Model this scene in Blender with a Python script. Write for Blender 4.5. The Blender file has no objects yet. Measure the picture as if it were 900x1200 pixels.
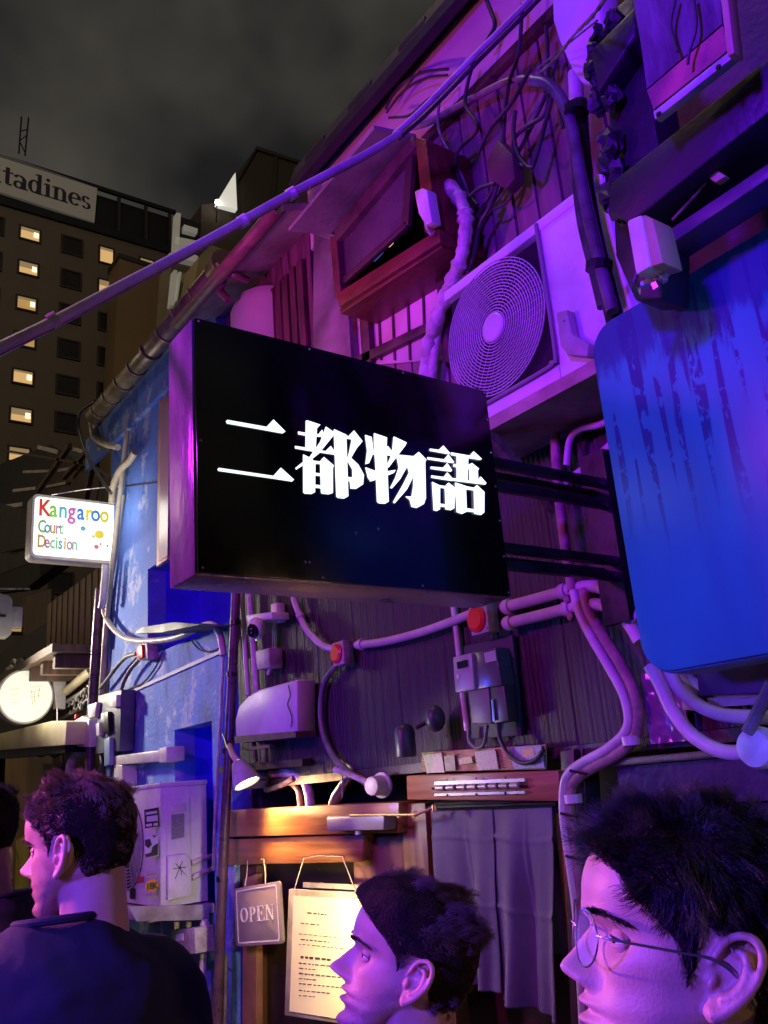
import bpy, bmesh, math, random
import numpy as np
from mathutils import Vector, Matrix
random.seed(7); rng = np.random.default_rng(11)
S = bpy.context.scene
COL = S.collection

# ------------------------------------------------------------------ camera
F_PX, CX, CY, CAM_H = 1030.0, 450.0, 600.0, 1.82
def _u(v): return v / np.linalg.norm(v)
_s = -0.0813
_n = _u(np.array([-_s, 1.0]))
_d = np.array([0, 985 + (450 + 320) * _s - CY]) @ _n
UPc = -_u(np.array([_n[0], _n[1], -_d / F_PX]))
_Y = np.array([-320 - CX, 985 - CY, F_PX]); _Y = _u(_Y); _Y = _u(_Y - UPc * (_Y @ UPc))
_X = np.cross(_Y, UPc)
RM = np.stack([_X, _Y, UPc], 1)          # world -> camera (x right, y down, z forward)
CAM = np.array([0, 0, CAM_H])
def ray(px, py): return RM.T @ np.array([px - CX, py - CY, F_PX])
def FX(px, py, x=2.0): r = ray(px, py); return CAM + r * (x / r[0])
def FY(px, py, y): r = ray(px, py); return CAM + r * (y / r[1])
def FD(px, py, d): return CAM + _u(ray(px, py)) * d
cd = bpy.data.cameras.new('camera'); cam = bpy.data.objects.new('camera', cd); COL.objects.link(cam)
cd.sensor_fit = 'HORIZONTAL'; cd.sensor_width = 36; cd.lens = F_PX / 900 * 36
cd.clip_start = 0.05; cd.clip_end = 2000
M = Matrix.Identity(4)
for i in range(3):
    M[i][0] = RM.T[i][0]; M[i][1] = -RM.T[i][1]; M[i][2] = -RM.T[i][2]; M[i][3] = CAM[i]
cam.matrix_world = M; S.camera = cam
S.render.resolution_x, S.render.resolution_y = 768, 1024

# ------------------------------------------------------------------ sky and light
S.view_settings.view_transform = 'Standard'; S.view_settings.look = 'None'
S.view_settings.exposure = 0.0; S.view_settings.gamma = 1.0
wd = bpy.data.worlds.new('World'); S.world = wd; wd.use_nodes = True
nt = wd.node_tree; nt.nodes.clear()
tc = nt.nodes.new('ShaderNodeTexCoord'); nz = nt.nodes.new('ShaderNodeTexNoise'); cr = nt.nodes.new('ShaderNodeValToRGB')
bg = nt.nodes.new('ShaderNodeBackground'); wo = nt.nodes.new('ShaderNodeOutputWorld')
nz.inputs['Scale'].default_value = 2.6; nz.inputs['Detail'].default_value = 4.0; nz.inputs['Roughness'].default_value = 0.5
cr.color_ramp.elements[0].position = 0.40; cr.color_ramp.elements[0].color = (0.013, 0.0125, 0.0135, 1)
cr.color_ramp.elements[1].position = 0.62; cr.color_ramp.elements[1].color = (0.072, 0.066, 0.054, 1)
nt.links.new(tc.outputs['Generated'], nz.inputs['Vector']); nt.links.new(nz.outputs['Fac'], cr.inputs['Fac'])
nt.links.new(cr.outputs['Color'], bg.inputs['Color']); nt.links.new(bg.outputs[0], wo.inputs[0])
bg.inputs['Strength'].default_value = 1.0

def lamp(name, loc, color, power, radius=0.08, spot=None, target=None, blend=0.6):
    ld = bpy.data.lights.new(name, 'SPOT' if spot else 'POINT')
    ld.color = color; ld.energy = power; ld.shadow_soft_size = radius
    if spot: ld.spot_size = math.radians(spot); ld.spot_blend = blend
    o = bpy.data.objects.new(name, ld); COL.objects.link(o); o.location = loc
    if target is not None:
        o.rotation_euler = (Vector(target) - Vector(loc)).to_track_quat('-Z', 'Y').to_euler()
    return o
# coloured neon and LED floodlights of the bars, plus lamps added for single subjects
lamp('violet_floodlight', (-0.75, 0.2, 3.3), (0.15, 0.005, 1.0), 520, 0.12, spot=70, target=(1.9, 1.1, 3.5), blend=.8)
lamp('violet_face_fill', (-1.3, 0.9, 2.2), (0.12, 0.035, 1.0), 400, 0.10, spot=50, target=(0.8, 0.85, 1.5), blend=.7)  # unseen spot added to turn the faces violet
lamp('magenta_face_fill', (-1.2, 3.2, 2.4), (1.0, 0.22, 0.72), 400, 0.10, spot=24, target=(0.16, 1.52, 1.68), blend=.5)  # unseen narrow spot added for the left man's face
lamp('low_violet_wash', (-1.0, 2.6, 3.2), (0.72, 0.045, 1.0), 190, 0.12, spot=116, target=(2.0, 3.0, 1.9), blend=.7)
lamp('upper_magenta_spot', (0.3, 3.2, 3.3), (1.0, 0.11, 0.62), 85, 0.1, spot=70, target=(2.0, 2.6, 4.5))
lamp('blue_floodlight', (0.9, 3.4, 1.95), (0.03, 0.05, 1.0), 30, 0.1)
lamp('azure_panel_fill', (0.2, -1.2, 2.6), (0.06, 0.23, 1.0), 110, 0.1, spot=34, target=(1.58, 0.72, 2.32), blend=.6)  # unseen spot added to brighten the blue signboard
lamp('doorway_fill', (1.45, 3.0, 1.88), (1.0, 0.84, 0.68), 13, 0.05, spot=85, target=(2.0, 2.3, 1.55))  # unseen lamp added to warm the storefront and rake the curtain folds
lamp('alley_white_lamp', (0.5, 7.6, 3.3), (1.0, 0.90, 0.76), 400, 0.15, spot=46, target=(2.0, 5.75, 2.75), blend=.9)
lamp('rear_warm_lamp', (1.7, -1.2, 1.5), (1.0, 0.60, 0.30), 22, 0.1, spot=80, target=(0.85, 0.6, 1.6))
lamp('amber_street_lamp', (-2.5, 12.0, 5.5), (1.0, 0.78, 0.5), 120, 0.3)
lamp('city_glow_lamp', (-5, 10.0, 35), (1.0, 0.78, 0.52), 5200, 2.0)

# ------------------------------------------------------------------ materials
MATS = {}
def pm(name, c1, c2=None, scale=6.0, rough=0.6, bump=0.0, bscale=40.0, metal=0.0, stretch=(1, 1, 1), emit=0.0,
       emitc=None, rvar=0.1, lo=0.35, hi=0.65, coat=0.0, detail=5.0):
    if name in MATS: return MATS[name]
    m = bpy.data.materials.new(name); m.use_nodes = True; t = m.node_tree; N = t.nodes; L = t.links
    b = N['Principled BSDF']
    if c2 is None: c2 = tuple(x * 0.78 for x in c1)
    tc = N.new('ShaderNodeTexCoord'); mp = N.new('ShaderNodeMapping'); mp.inputs['Scale'].default_value = stretch
    L.new(tc.outputs['Object'], mp.inputs['Vector'])
    n1 = N.new('ShaderNodeTexNoise'); n1.inputs['Scale'].default_value = scale; n1.inputs['Detail'].default_value = detail
    n1.inputs['Roughness'].default_value = 0.62
    L.new(mp.outputs[0], n1.inputs['Vector'])
    r = N.new('ShaderNodeValToRGB'); r.color_ramp.elements[0].position = lo; r.color_ramp.elements[1].position = hi
    r.color_ramp.elements[0].color = (*c2, 1); r.color_ramp.elements[1].color = (*c1, 1)
    L.new(n1.outputs['Fac'], r.inputs['Fac']); L.new(r.outputs['Color'], b.inputs['Base Color'])
    n2 = N.new('ShaderNodeTexNoise'); n2.inputs['Scale'].default_value = bscale; n2.inputs['Detail'].default_value = 4.0
    L.new(mp.outputs[0], n2.inputs['Vector'])
    mr = N.new('ShaderNodeMapRange'); mr.inputs['From Min'].default_value = 0.3; mr.inputs['From Max'].default_value = 0.7
    mr.inputs['To Min'].default_value = max(0.03, rough - rvar); mr.inputs['To Max'].default_value = min(1.0, rough + rvar)
    L.new(n1.outputs['Fac'], mr.inputs['Value']); L.new(mr.outputs[0], b.inputs['Roughness'])
    if bump > 0:
        bp = N.new('ShaderNodeBump'); bp.inputs['Strength'].default_value = bump; bp.inputs['Distance'].default_value = 0.01
        L.new(n2.outputs['Fac'], bp.inputs['Height']); L.new(bp.outputs[0], b.inputs['Normal'])
    b.inputs['Metallic'].default_value = metal
    if coat: b.inputs['Coat Weight'].default_value = coat
    if emit > 0:
        b.inputs['Emission Color'].default_value = (*(emitc or c1), 1); b.inputs['Emission Strength'].default_value = emit
    MATS[name] = m; m['ramp'] = r.name
    return m
def glass(name, tint=(0.9, 0.95, 1.0), rough=0.02, alpha=0.15):
    m = bpy.data.materials.new(name); m.use_nodes = True; b = m.node_tree.nodes['Principled BSDF']
    b.inputs['Base Color'].default_value = (*tint, 1); b.inputs['Roughness'].default_value = rough
    b.inputs['Alpha'].default_value = alpha; b.inputs['Specular IOR Level'].default_value = 0.8
    MATS[name] = m; return m

asphalt = pm('asphalt', (0.055, 0.053, 0.05), (0.03, 0.03, 0.03), 3, 0.7, 0.4, 120)
white_plastic = pm('white_plastic', (0.72, 0.70, 0.66), (0.55, 0.52, 0.48), 9, 0.42, 0.05, 60)
ac_white = pm('ac_casing', (0.70, 0.68, 0.66), (0.46, 0.42, 0.40), 4, 0.5, 0.10, 70, lo=0.25, hi=.55)
old_ac = pm('old_ac_casing', (0.66, 0.64, 0.62), (0.42, 0.40, 0.38), 6, 0.5, 0.12, 60, lo=0.2, hi=0.5)
grime_plastic = pm('grimy_plastic', (0.55, 0.50, 0.46), (0.25, 0.2, 0.17), 14, 0.5, 0.15, 60)
black_metal = pm('black_metal', (0.012, 0.012, 0.014), (0.006, 0.006, 0.007), 10, 0.35, 0.05, 80)
dark_paint = pm('dark_paint', (0.035, 0.028, 0.035), (0.015, 0.012, 0.016), 8, 0.5, 0.15, 40)
dark_void = pm('dark_interior', (0.012, 0.010, 0.012), None, 5, 0.8)
tape_mat = pm('pipe_tape', (0.72, 0.62, 0.60), (0.40, 0.32, 0.30), 18, 0.6, 0.5, 60)
pipe_mat = pm('pvc_pipe', (0.62, 0.52, 0.52), (0.46, 0.38, 0.38), 12, 0.42, 0.08, 70)
rust_pipe = pm('aged_pipe', (0.42, 0.24, 0.20), (0.16, 0.10, 0.09), 16, 0.55, 0.3, 80)
cable_mat = pm('rubber_cable', (0.05, 0.045, 0.05), (0.02, 0.02, 0.022), 14, 0.45, 0.1, 90)
grey_cable = pm('grey_cable', (0.22, 0.2, 0.2), (0.10, 0.09, 0.09), 14, 0.5, 0.1, 90)
steel = pm('steel', (0.55, 0.53, 0.5), (0.35, 0.33, 0.31), 20, 0.35, 0.05, 90, metal=0.9)
brass = pm('brass', (0.75, 0.55, 0.28), (0.5, 0.36, 0.18), 20, 0.35, 0.05, 90, metal=0.9)
rust_steel = pm('rusty_steel', (0.20, 0.13, 0.10), (0.07, 0.05, 0.045), 25, 0.6, 0.3, 80, metal=0.4)
red_lamp = pm('red_knockout', (0.75, 0.035, 0.02), (0.6, 0.03, 0.02), 8, 0.35, 0.1, 60)
ribbed = pm('stained_timber', (0.040, 0.007, 0.026), (0.010, 0.002, 0.007), 3, 0.5, 0.35, 30, stretch=(8, 14, 0.7), lo=0.3, hi=0.75)
board_pink = pm('weathered_board', (0.28, 0.16, 0.185), (0.13, 0.065, 0.085), 3.0, 0.6, 0.3, 25, stretch=(6, 6, 0.8), lo=0.25, hi=0.7)
plaster = pm('cream_plaster', (0.60, 0.50, 0.48), (0.40, 0.32, 0.31), 2.2, 0.8, 0.2, 50, lo=0.2)
rail_wood = pm('dark_rail', (0.10, 0.05, 0.05), (0.04, 0.02, 0.02), 8, 0.5, 0.2, 40)
red_wood = pm('red_brown_wood', (0.17, 0.028, 0.020), (0.06, 0.012, 0.010), 5, 0.45, 0.25, 40, stretch=(6, 1, 3), lo=0.3)
sash_grey = pm('grey_zinc', (0.30, 0.27, 0.26), (0.14, 0.12, 0.12), 4, 0.5, 0.2, 30, metal=0.3)
oak = pm('varnished_oak', (0.50, 0.20, 0.060), (0.22, 0.075, 0.025), 2.2, 0.38, 0.15, 30, stretch=(12, 1.0, 22), lo=0.3, hi=0.7, coat=0.15)
oak2 = pm('varnished_oak_red', (0.42, 0.16, 0.065), (0.24, 0.085, 0.035), 2.0, 0.4, 0.12, 30, stretch=(12, 1.0, 26), lo=0.3, hi=0.7)
brown_panel = pm('brown_panel', (0.13, 0.045, 0.03), (0.06, 0.022, 0.016), 3, 0.45, 0.12, 30, stretch=(4, 4, 1))
ochre = pm('ochre_trim', (0.60, 0.38, 0.06), (0.4, 0.25, 0.04), 5, 0.5)
dark_trim = pm('dark_door_frame', (0.07, 0.03, 0.03), (0.03, 0.015, 0.02), 5, 0.4, 0.15, 40, stretch=(6, 6, 1))
gutter_mat = pm('bronze_gutter', (0.42, 0.33, 0.22), (0.20, 0.14, 0.09), 7, 0.42, 0.2, 50, metal=0.35)
roof_mat = pm('roof_sheet', (0.022, 0.022, 0.03), (0.012, 0.012, 0.016), 6, 0.6, 0.2, 30)
fabric_grey = pm('noren_cloth', (0.17, 0.155, 0.20), (0.12, 0.11, 0.145), 30, 0.85, 0.25, 600, lo=0.2, hi=0.8)
paper = pm('menu_paper', (0.88, 0.76, 0.38), (0.80, 0.68, 0.32), 2, 0.8)
frame_mat = pm('menu_frame', (0.62, 0.55, 0.35), (0.4, 0.34, 0.2), 10, 0.4, metal=0.3)
ink = pm('ink', (0.07, 0.05, 0.03), (0.05, 0.03, 0.02), 5, 0.8)
open_board = pm('open_board', (0.30, 0.23, 0.20), (0.25, 0.19, 0.165), 6, 0.55, 0.05, 60)
cream_ink = pm('cream_paint', (0.85, 0.78, 0.68), None, 6, 0.5)

def blue_wall_mat():
    m = pm('blue_stucco', (0.13, 0.27, 0.72), (0.07, 0.13, 0.52), 3.0, 0.75, 0.5, 45, lo=0.3, hi=0.7)
    t = m.node_tree; N = t.nodes; L = t.links; b = N['Principled BSDF']; r = N[m['ramp']]
    n = N.new('ShaderNodeTexNoise'); n.inputs['Scale'].default_value = 4.2; n.inputs['Detail'].default_value = 9; n.inputs['Roughness'].default_value = 0.72
    tc = N.new('ShaderNodeTexCoord'); L.new(tc.outputs['Object'], n.inputs['Vector'])
    rr = N.new('ShaderNodeValToRGB'); rr.color_ramp.elements[0].position = 0.545; rr.color_ramp.elements[1].position = 0.60
    L.new(n.outputs['Fac'], rr.inputs['Fac'])
    mx = N.new('ShaderNodeMix'); mx.data_type = 'RGBA'; mx.inputs['B'].default_value = (0.36, 0.42, 0.68, 1)
    L.new(rr.outputs['Color'], mx.inputs['Factor']); L.new(r.outputs['Color'], mx.inputs['A'])
    n3 = N.new('ShaderNodeTexNoise'); n3.inputs['Scale'].default_value = 2.4; n3.inputs['Detail'].default_value = 8; n3.inputs['Roughness'].default_value = 0.7
    mp = N.new('ShaderNodeMapping'); mp.inputs['Location'].default_value = (3, 5, 1); mp.inputs['Scale'].default_value = (1, 1.6, 0.8)
    L.new(tc.outputs['Object'], mp.inputs['Vector']); L.new(mp.outputs[0], n3.inputs['Vector'])
    r3 = N.new('ShaderNodeValToRGB'); r3.color_ramp.elements[0].position = 0.52; r3.color_ramp.elements[1].position = 0.70
    L.new(n3.outputs['Fac'], r3.inputs['Fac'])
    mx2 = N.new('ShaderNodeMix'); mx2.data_type = 'RGBA'; mx2.inputs['B'].default_value = (0.03, 0.05, 0.22, 1)
    L.new(r3.outputs['Color'], mx2.inputs['Factor']); L.new(mx.outputs['Result'], mx2.inputs['A'])
    L.new(mx2.outputs['Result'], b.inputs['Base Color'])
    return m
blue_stucco = blue_wall_mat()
deep_blue = pm('deep_blue_paint', (0.05, 0.07, 0.95), (0.03, 0.04, 0.7), 4, 0.6, 0.2, 30)

# ------------------------------------------------------------------ mesh helpers
class MB:
    def __init__(s): s.v = []; s.f = []
    def add(s, v, f):
        o = len(s.v); s.v += [tuple(map(float, p)) for p in v]; s.f += [tuple(i + o for i in q) for q in f]; return s
    def box(s, lo, hi):
        x0, y0, z0 = lo; x1, y1, z1 = hi
        return s.add([(x0,y0,z0),(x1,y0,z0),(x1,y1,z0),(x0,y1,z0),(x0,y0,z1),(x1,y0,z1),(x1,y1,z1),(x0,y1,z1)],
                     [(0,3,2,1),(4,5,6,7),(0,1,5,4),(1,2,6,5),(2,3,7,6),(3,0,4,7)])
    def obox(s, c, ax, ay, az):                  # oriented box: centre and half-axis vectors
        c, ax, ay, az = map(np.asarray, (c, ax, ay, az)); v = []
        for k in (-1, 1):
            for (i, j) in ((-1,-1),(1,-1),(1,1),(-1,1)): v.append(c + ax*i + ay*j + az*k)
        return s.add(v, [(0,3,2,1),(4,5,6,7),(0,1,5,4),(1,2,6,5),(2,3,7,6),(3,0,4,7)])
    def bar(s, a, b, w, h, up=(0, 0, 1)):
        a, b = np.asarray(a, float), np.asarray(b, float); d = b - a; l = np.linalg.norm(d); d /= l
        up = np.asarray(up, float)
        if abs(d @ up) > 0.95: up = np.array([1.0, 0, 0])
        sd = _u(np.cross(d, up)); u2 = np.cross(sd, d)
        return s.obox((a + b) / 2, d * l / 2, sd * w / 2, u2 * h / 2)
    def prism(s, pts, off):                      # polygon of 3-D points extruded by a vector
        n = len(pts); off = np.asarray(off, float); a = [np.asarray(p, float) for p in pts]
        return s.add(a + [p + off for p in a], [tuple(range(n)), tuple(range(2*n-1, n-1, -1))] +
                     [(i, i + n, (i+1) % n + n, (i+1) % n) for i in range(n)])
    def slabX(s, px, x0, x1): return s.prism([FX(a, b, x0) for a, b in px], (x1 - x0, 0, 0))
    def slabY(s, px, y0, y1): return s.prism([FY(a, b, y0) for a, b in px], (0, y1 - y0, 0))
    def tube(s, pts, r, n=10, smooth=True, sub=6, cap=True, noise=0.0):
        P = np.array([np.asarray(p, float) for p in pts])
        if smooth and len(P) > 2: P = catmull(P, sub)
        m = len(P); rr = np.interp(np.linspace(0, 1, m), np.linspace(0, 1, len(r)), r) if hasattr(r, '__len__') else np.full(m, r)
        if noise: rr = rr * (1 + noise * (rng.random(m) - 0.5) * 2)
        T = np.gradient(P, axis=0); T /= np.linalg.norm(T, axis=1)[:, None] + 1e-9
        ref = np.array([0, 0, 1.0]) if abs(T[0][2]) < 0.9 else np.array([1.0, 0, 0])
        U = _u(np.cross(T[0], ref)); V = []; 
        for i in range(m):
            U = _u(U - T[i] * (U @ T[i])); W = np.cross(T[i], U)
            for k in range(n):
                a = 2 * math.pi * k / n; V.append(P[i] + rr[i] * (math.cos(a) * U + math.sin(a) * W))
        F = [(i*n+k, i*n+(k+1) % n, (i+1)*n+(k+1) % n, (i+1)*n+k) for i in range(m-1) for k in range(n)]
        if cap: F += [tuple(range(n-1, -1, -1)), tuple(range((m-1)*n, m*n))]
        return s.add(V, F)
    def lathe(s, c, axis, prof, n=28, cap=True):  # prof: (along, radius)
        c = np.asarray(c, float); A = _u(np.asarray(axis, float)); ref = np.array([0, 0, 1.0]) if abs(A[2]) < 0.9 else np.array([1.0, 0, 0])
        U = _u(np.cross(A, ref)); W = np.cross(A, U); V = []
        for (t, r) in prof:
            for k in range(n):
                a = 2*math.pi*k/n; V.append(c + A*t + max(r, 1e-4)*(math.cos(a)*U + math.sin(a)*W))
        m = len(prof)
        F = [(i*n+k, i*n+(k+1) % n, (i+1)*n+(k+1) % n, (i+1)*n+k) for i in range(m-1) for k in range(n)]
        if cap: F += [tuple(range(n-1, -1, -1)), tuple(range((m-1)*n, m*n))]
        return s.add(V, F)
    def ell(s, c, ax, ay, az, nu=16, nv=12):
        c, ax, ay, az = map(np.asarray, (c, ax, ay, az)); V = []
        for i in range(nv + 1):
            p = math.pi * i / nv
            for k in range(nu):
                a = 2*math.pi*k/nu; V.append(c + ax*math.sin(p)*math.cos(a) + ay*math.sin(p)*math.sin(a) + az*math.cos(p)*1.0)
        F = [(i*nu+k, i*nu+(k+1) % nu, (i+1)*nu+(k+1) % nu, (i+1)*nu+k) for i in range(nv) for k in range(nu)]
        return s.add(V, F)
    def build(s, name, mat, parent=None, smooth=False, bevel=0.0, label=None, kind=None, angle=40, recalc=True):
        me = bpy.data.meshes.new(name); off = np.array(parent_loc(parent)); 
        me.from_pydata([tuple(np.array(v) - off) for v in s.v], [], s.f)
        bm = bmesh.new(); bm.from_mesh(me); bmesh.ops.remove_doubles(bm, verts=bm.verts, dist=1e-6)
        if recalc: bmesh.ops.recalc_face_normals(bm, faces=bm.faces)
        if bevel > 0:
            es = [e for e in bm.edges if len(e.link_faces) == 2 and e.calc_face_angle(0) > 0.6]
            if es: bmesh.ops.bevel(bm, geom=es, offset=bevel, segments=2, profile=0.5, affect='EDGES', clamp_overlap=True)
        bm.to_mesh(me); bm.free()
        if smooth or bevel > 0:
            me.polygons.foreach_set('use_smooth', [True] * len(me.polygons)); 
            if not smooth or angle: me.set_sharp_from_angle(angle=math.radians(angle))
        o = bpy.data.objects.new(name, me); COL.objects.link(o); me.materials.append(mat)
        if parent is not None: o.parent = parent
        if label: o['label'] = label
        if kind: o['kind'] = kind
        return o
def parent_loc(p):
    l = np.zeros(3)
    while p is not None: l = l + np.array(p.location); p = p.parent
    return l
def catmull(P, sub=6):
    Q = np.vstack([2*P[0]-P[1], P, 2*P[-1]-P[-2]]); out = []
    for i in range(1, len(Q) - 2):
        p0, p1, p2, p3 = Q[i-1], Q[i], Q[i+1], Q[i+2]
        for k in range(sub):
            t = k / sub; out.append(0.5*((2*p1) + (-p0+p2)*t + (2*p0-5*p1+4*p2-p3)*t*t + (-p0+3*p1-3*p2+p3)*t**3))
    out.append(P[-1]); return np.array(out)
def thing(name, label, cat, loc, group=None):
    o = bpy.data.objects.new(name, None); COL.objects.link(o); o.empty_display_size = 0.1
    o.location = tuple(map(float, loc)); o['label'] = label; o['category'] = cat
    if group: o['group'] = group
    return o
def tag(o, label, cat, group=None):
    o['label'] = label; o['category'] = cat
    if group: o['group'] = group
    return o
def text_mesh(txt, size, depth, mat, parent, name, origin, right, up, normal, sx=1.0, bold=0.0, spacing=1.0):
    """default-font text laid out from origin (world), extruded along normal"""
    cu = bpy.data.curves.new('t', 'FONT'); cu.body = txt; cu.size = size; cu.extrude = depth/2; cu.offset = bold; cu.space_character = spacing
    cu.resolution_u = 3
    o = bpy.data.objects.new('t', cu); COL.objects.link(o); bpy.context.view_layer.update()
    me = bpy.data.meshes.new_from_object(o.evaluated_get(bpy.context.evaluated_depsgraph_get()))
    bpy.data.objects.remove(o); 
    off = parent_loc(parent); r, u, n = map(lambda a: _u(np.asarray(a, float)), (right, up, normal)); origin = np.asarray(origin, float)
    co = np.empty(len(me.vertices)*3); me.vertices.foreach_get('co', co); co = co.reshape(-1, 3)
    W = origin - off + co[:, :1]*sx*r + co[:, 1:2]*u + (co[:, 2:3] + depth/2)*n
    me.vertices.foreach_set('co', W.ravel()); me.update(); me.materials.clear(); me.materials.append(mat); me.name = name
    q = bpy.data.objects.new(name, me); COL.objects.link(q); q.parent = parent
    return q
def rrect(w, h, r, n=6):
    pts = []
    for (cx, cy, a0) in ((w/2-r, h/2-r, 0), (-w/2+r, h/2-r, 90), (-w/2+r, -h/2+r, 180), (w/2-r, -h/2+r, 270)):
        for k in range(n + 1):
            a = math.radians(a0 + 90*k/n); pts.append((cx + r*math.cos(a), cy + r*math.sin(a)))
    return pts
XA, YA, ZA = np.array([1.0,0,0]), np.array([0,1.0,0]), np.array([0,0,1.0])

# ================================================================== SETTING
g = MB().add([(-300,-300,0),(300,-300,0),(300,300,0),(-300,300,0)], [(0,1,2,3)]).build('ground', asphalt); g['kind'] = 'structure'
pv = MB().box((-0.9,-3,0.0),(1.9,14,0.02)).build('alley_pavement', pm('worn_concrete', (0.16,0.15,0.14), (0.08,0.08,0.075), 4, 0.7, 0.4, 60)); pv['kind'] = 'structure'

# ------------------------------------------------------------------ far hotel
hotel_wall = pm('beige_tower_tile', (0.22, 0.185, 0.15), (0.19, 0.16, 0.13), 0.6, 0.85)
hotel_band = pm('dark_roof_band', (0.02, 0.02, 0.026), None, 2, 0.5)
hotel_sign = pm('pale_sign_panel', (0.50, 0.46, 0.40), (0.45, 0.41, 0.36), 0.5, 0.8, emit=0.045, emitc=(1, 0.9, 0.75))
lit_win = pm('lit_window', (0.9, 0.62, 0.25), (0.5, 0.3, 0.1), 1.2, 0.6, emit=0.6, emitc=(1.0, 0.62, 0.25))
dark_win = pm('dark_window', (0.02, 0.02, 0.022), (0.035, 0.03, 0.026), 1.5, 0.25)
win_frame = pm('dark_window_frame', (0.06, 0.05, 0.045), None, 2, 0.6)
HT = thing('hotel_building', 'tall beige hotel tower with dark roof band and rows of lit windows', 'hotel', (8, 52, 0))
MB().box((-8,45,0),(18.7,60,34.6)).build('wall', hotel_wall, HT)
MB().box((-8,45.3,34.6),(18.6,59.6,37.3)).build('roof_band', hotel_band, HT)
MB().box((-8.1,44.9,37.45),(18.8,45.1,37.7)).build('roof_rail', hotel_band, HT)
MB().box((-8.05,44.8,34.35),(18.75,44.95,34.85)).build('ledge', hotel_band, HT)
for xx in (15.2, 16.9, 18.45):
    MB().box((xx-.08,45.0,34.6),(xx+.08,45.25,37.5)).build('band_post', win_frame, HT)
sp = MB().slabY([(-80,150),(114,220.5),(110.7,260.5),(-80,199)], 44.9, 45.1).build('sign_panel', hotel_sign, HT)
# serif lettering  c i t a d i n e s  (the first letter is cut by the frame)
dk_letter = pm('dark_letter', (0.05, 0.05, 0.085), None, 3, 0.5)
def arcstroke(m, o, r, u, cx, cy, rx, ry, a0, a1, t0, t1, dep, n=14):
    """thick-thin arc in the plane (r,u) at o"""
    pts_o, pts_i = [], []
    for k in range(n + 1):
        a = math.radians(a0 + (a1-a0)*k/n); th = t0 + (t1-t0)*abs(math.cos(a))
        pts_o.append((cx + (rx+th/2)*math.cos(a), cy + (ry+th/2*0.8)*math.sin(a))); pts_i.append((cx + (rx-th/2)*math.cos(a), cy + (ry-th/2*0.8)*math.sin(a)))
    for k in range(n):
        q = [pts_o[k], pts_o[k+1], pts_i[k+1], pts_i[k]]
        m.prism([o + r*a + u*b for a, b in q], dep)
def rect2(m, o, r, u, x0, y0, x1, y1, dep): m.prism([o+r*x0+u*y0, o+r*x1+u*y0, o+r*x1+u*y1, o+r*x0+u*y1], dep)
def poly2(m, o, r, u, pts, dep): m.prism([o+r*a+u*b for a, b in pts], dep)
def serif_letter(ch, o, r, u, h, dep):
    m = MB(); T, t = 0.16*h, 0.06*h; xh = 0.66*h
    def stem(x, y0, y1, foot=True, head=True):
        rect2(m,o,r,u,x,y0,x+T,y1,dep)
        if foot: rect2(m,o,r,u,x-.08*h,y0,x+T+.08*h,y0+t,dep*1.01)
        if head: poly2(m,o,r,u,[(x-.09*h,y1-.10*h),(x,y1-.05*h),(x,y1),(x-.09*h,y1-.04*h)],dep*1.02)
    w = 0.5*h
    if ch == 'c': arcstroke(m,o,r,u,.25*h,xh/2,.2*h,xh/2-t/2,50,315,t,T,dep); m.ell(o+r*.4*h+u*(xh*.72)+np.asarray(dep)/2, r*.07*h,u*.07*h,np.asarray(dep)/2,8,6)
    if ch == 'i': stem(.08*h,0,xh); m.ell(o+r*.16*h+u*(xh+.2*h)+np.asarray(dep)/2, r*.085*h,u*.085*h,np.asarray(dep)/2,10,6); w=.34*h
    if ch == 't': rect2(m,o,r,u,.12*h,.1*h,.12*h+T,xh+.2*h,dep); rect2(m,o,r,u,0,xh-t,.42*h,xh,dep*1.01); arcstroke(m,o,r,u,.28*h,.12*h,.09*h,.09*h,180,330,t,T*.8,dep*1.02); w=.44*h
    if ch == 'a': stem(.34*h,0,xh*.75,True,False); arcstroke(m,o,r,u,.22*h,xh*.62,.2*h,xh*.34,-10,150,t,T,dep*1.01); arcstroke(m,o,r,u,.2*h,xh*.27,.15*h,xh*.24,0,360,t,T*.8,dep*1.02); w=.58*h
    if ch == 'd': stem(.36*h,0,h); arcstroke(m,o,r,u,.24*h,xh/2,.18*h,xh/2-t/2,0,360,t,T,dep*1.02); w=.62*h
    if ch == 'n': stem(.08*h,0,xh); stem(.42*h,0,xh*.7,True,False); arcstroke(m,o,r,u,.32*h,xh*.66,.18*h,xh*.3,0,150,t,T,dep*1.02); w=.68*h
    if ch == 'e': arcstroke(m,o,r,u,.25*h,xh/2,.2*h,xh/2-t/2,0,315,t,T,dep); rect2(m,o,r,u,.1*h,xh*.5,.47*h,xh*.5+t,dep*1.01); w=.52*h
    if ch == 's': arcstroke(m,o,r,u,.2*h,xh*.73,.12*h,xh*.22,20,270,t,T*.8,dep); arcstroke(m,o,r,u,.22*h,xh*.26,.13*h,xh*.22,-160,90,t,T*.8,dep*1.01); w=.45*h
    return m, w
xc = FY(-24, 207, 44.9)[0]; hh = 1.34
for ch in 'citadines':
    m, w = serif_letter(ch, np.array([xc, 44.895, 35.75]), XA*1.02, ZA, hh, np.array([0,-0.03,0])); m.build('letter', dk_letter, HT, label='letter %s on the pale roof sign' % ch)
    xc += w*1.03
z0 = 33.0
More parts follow.
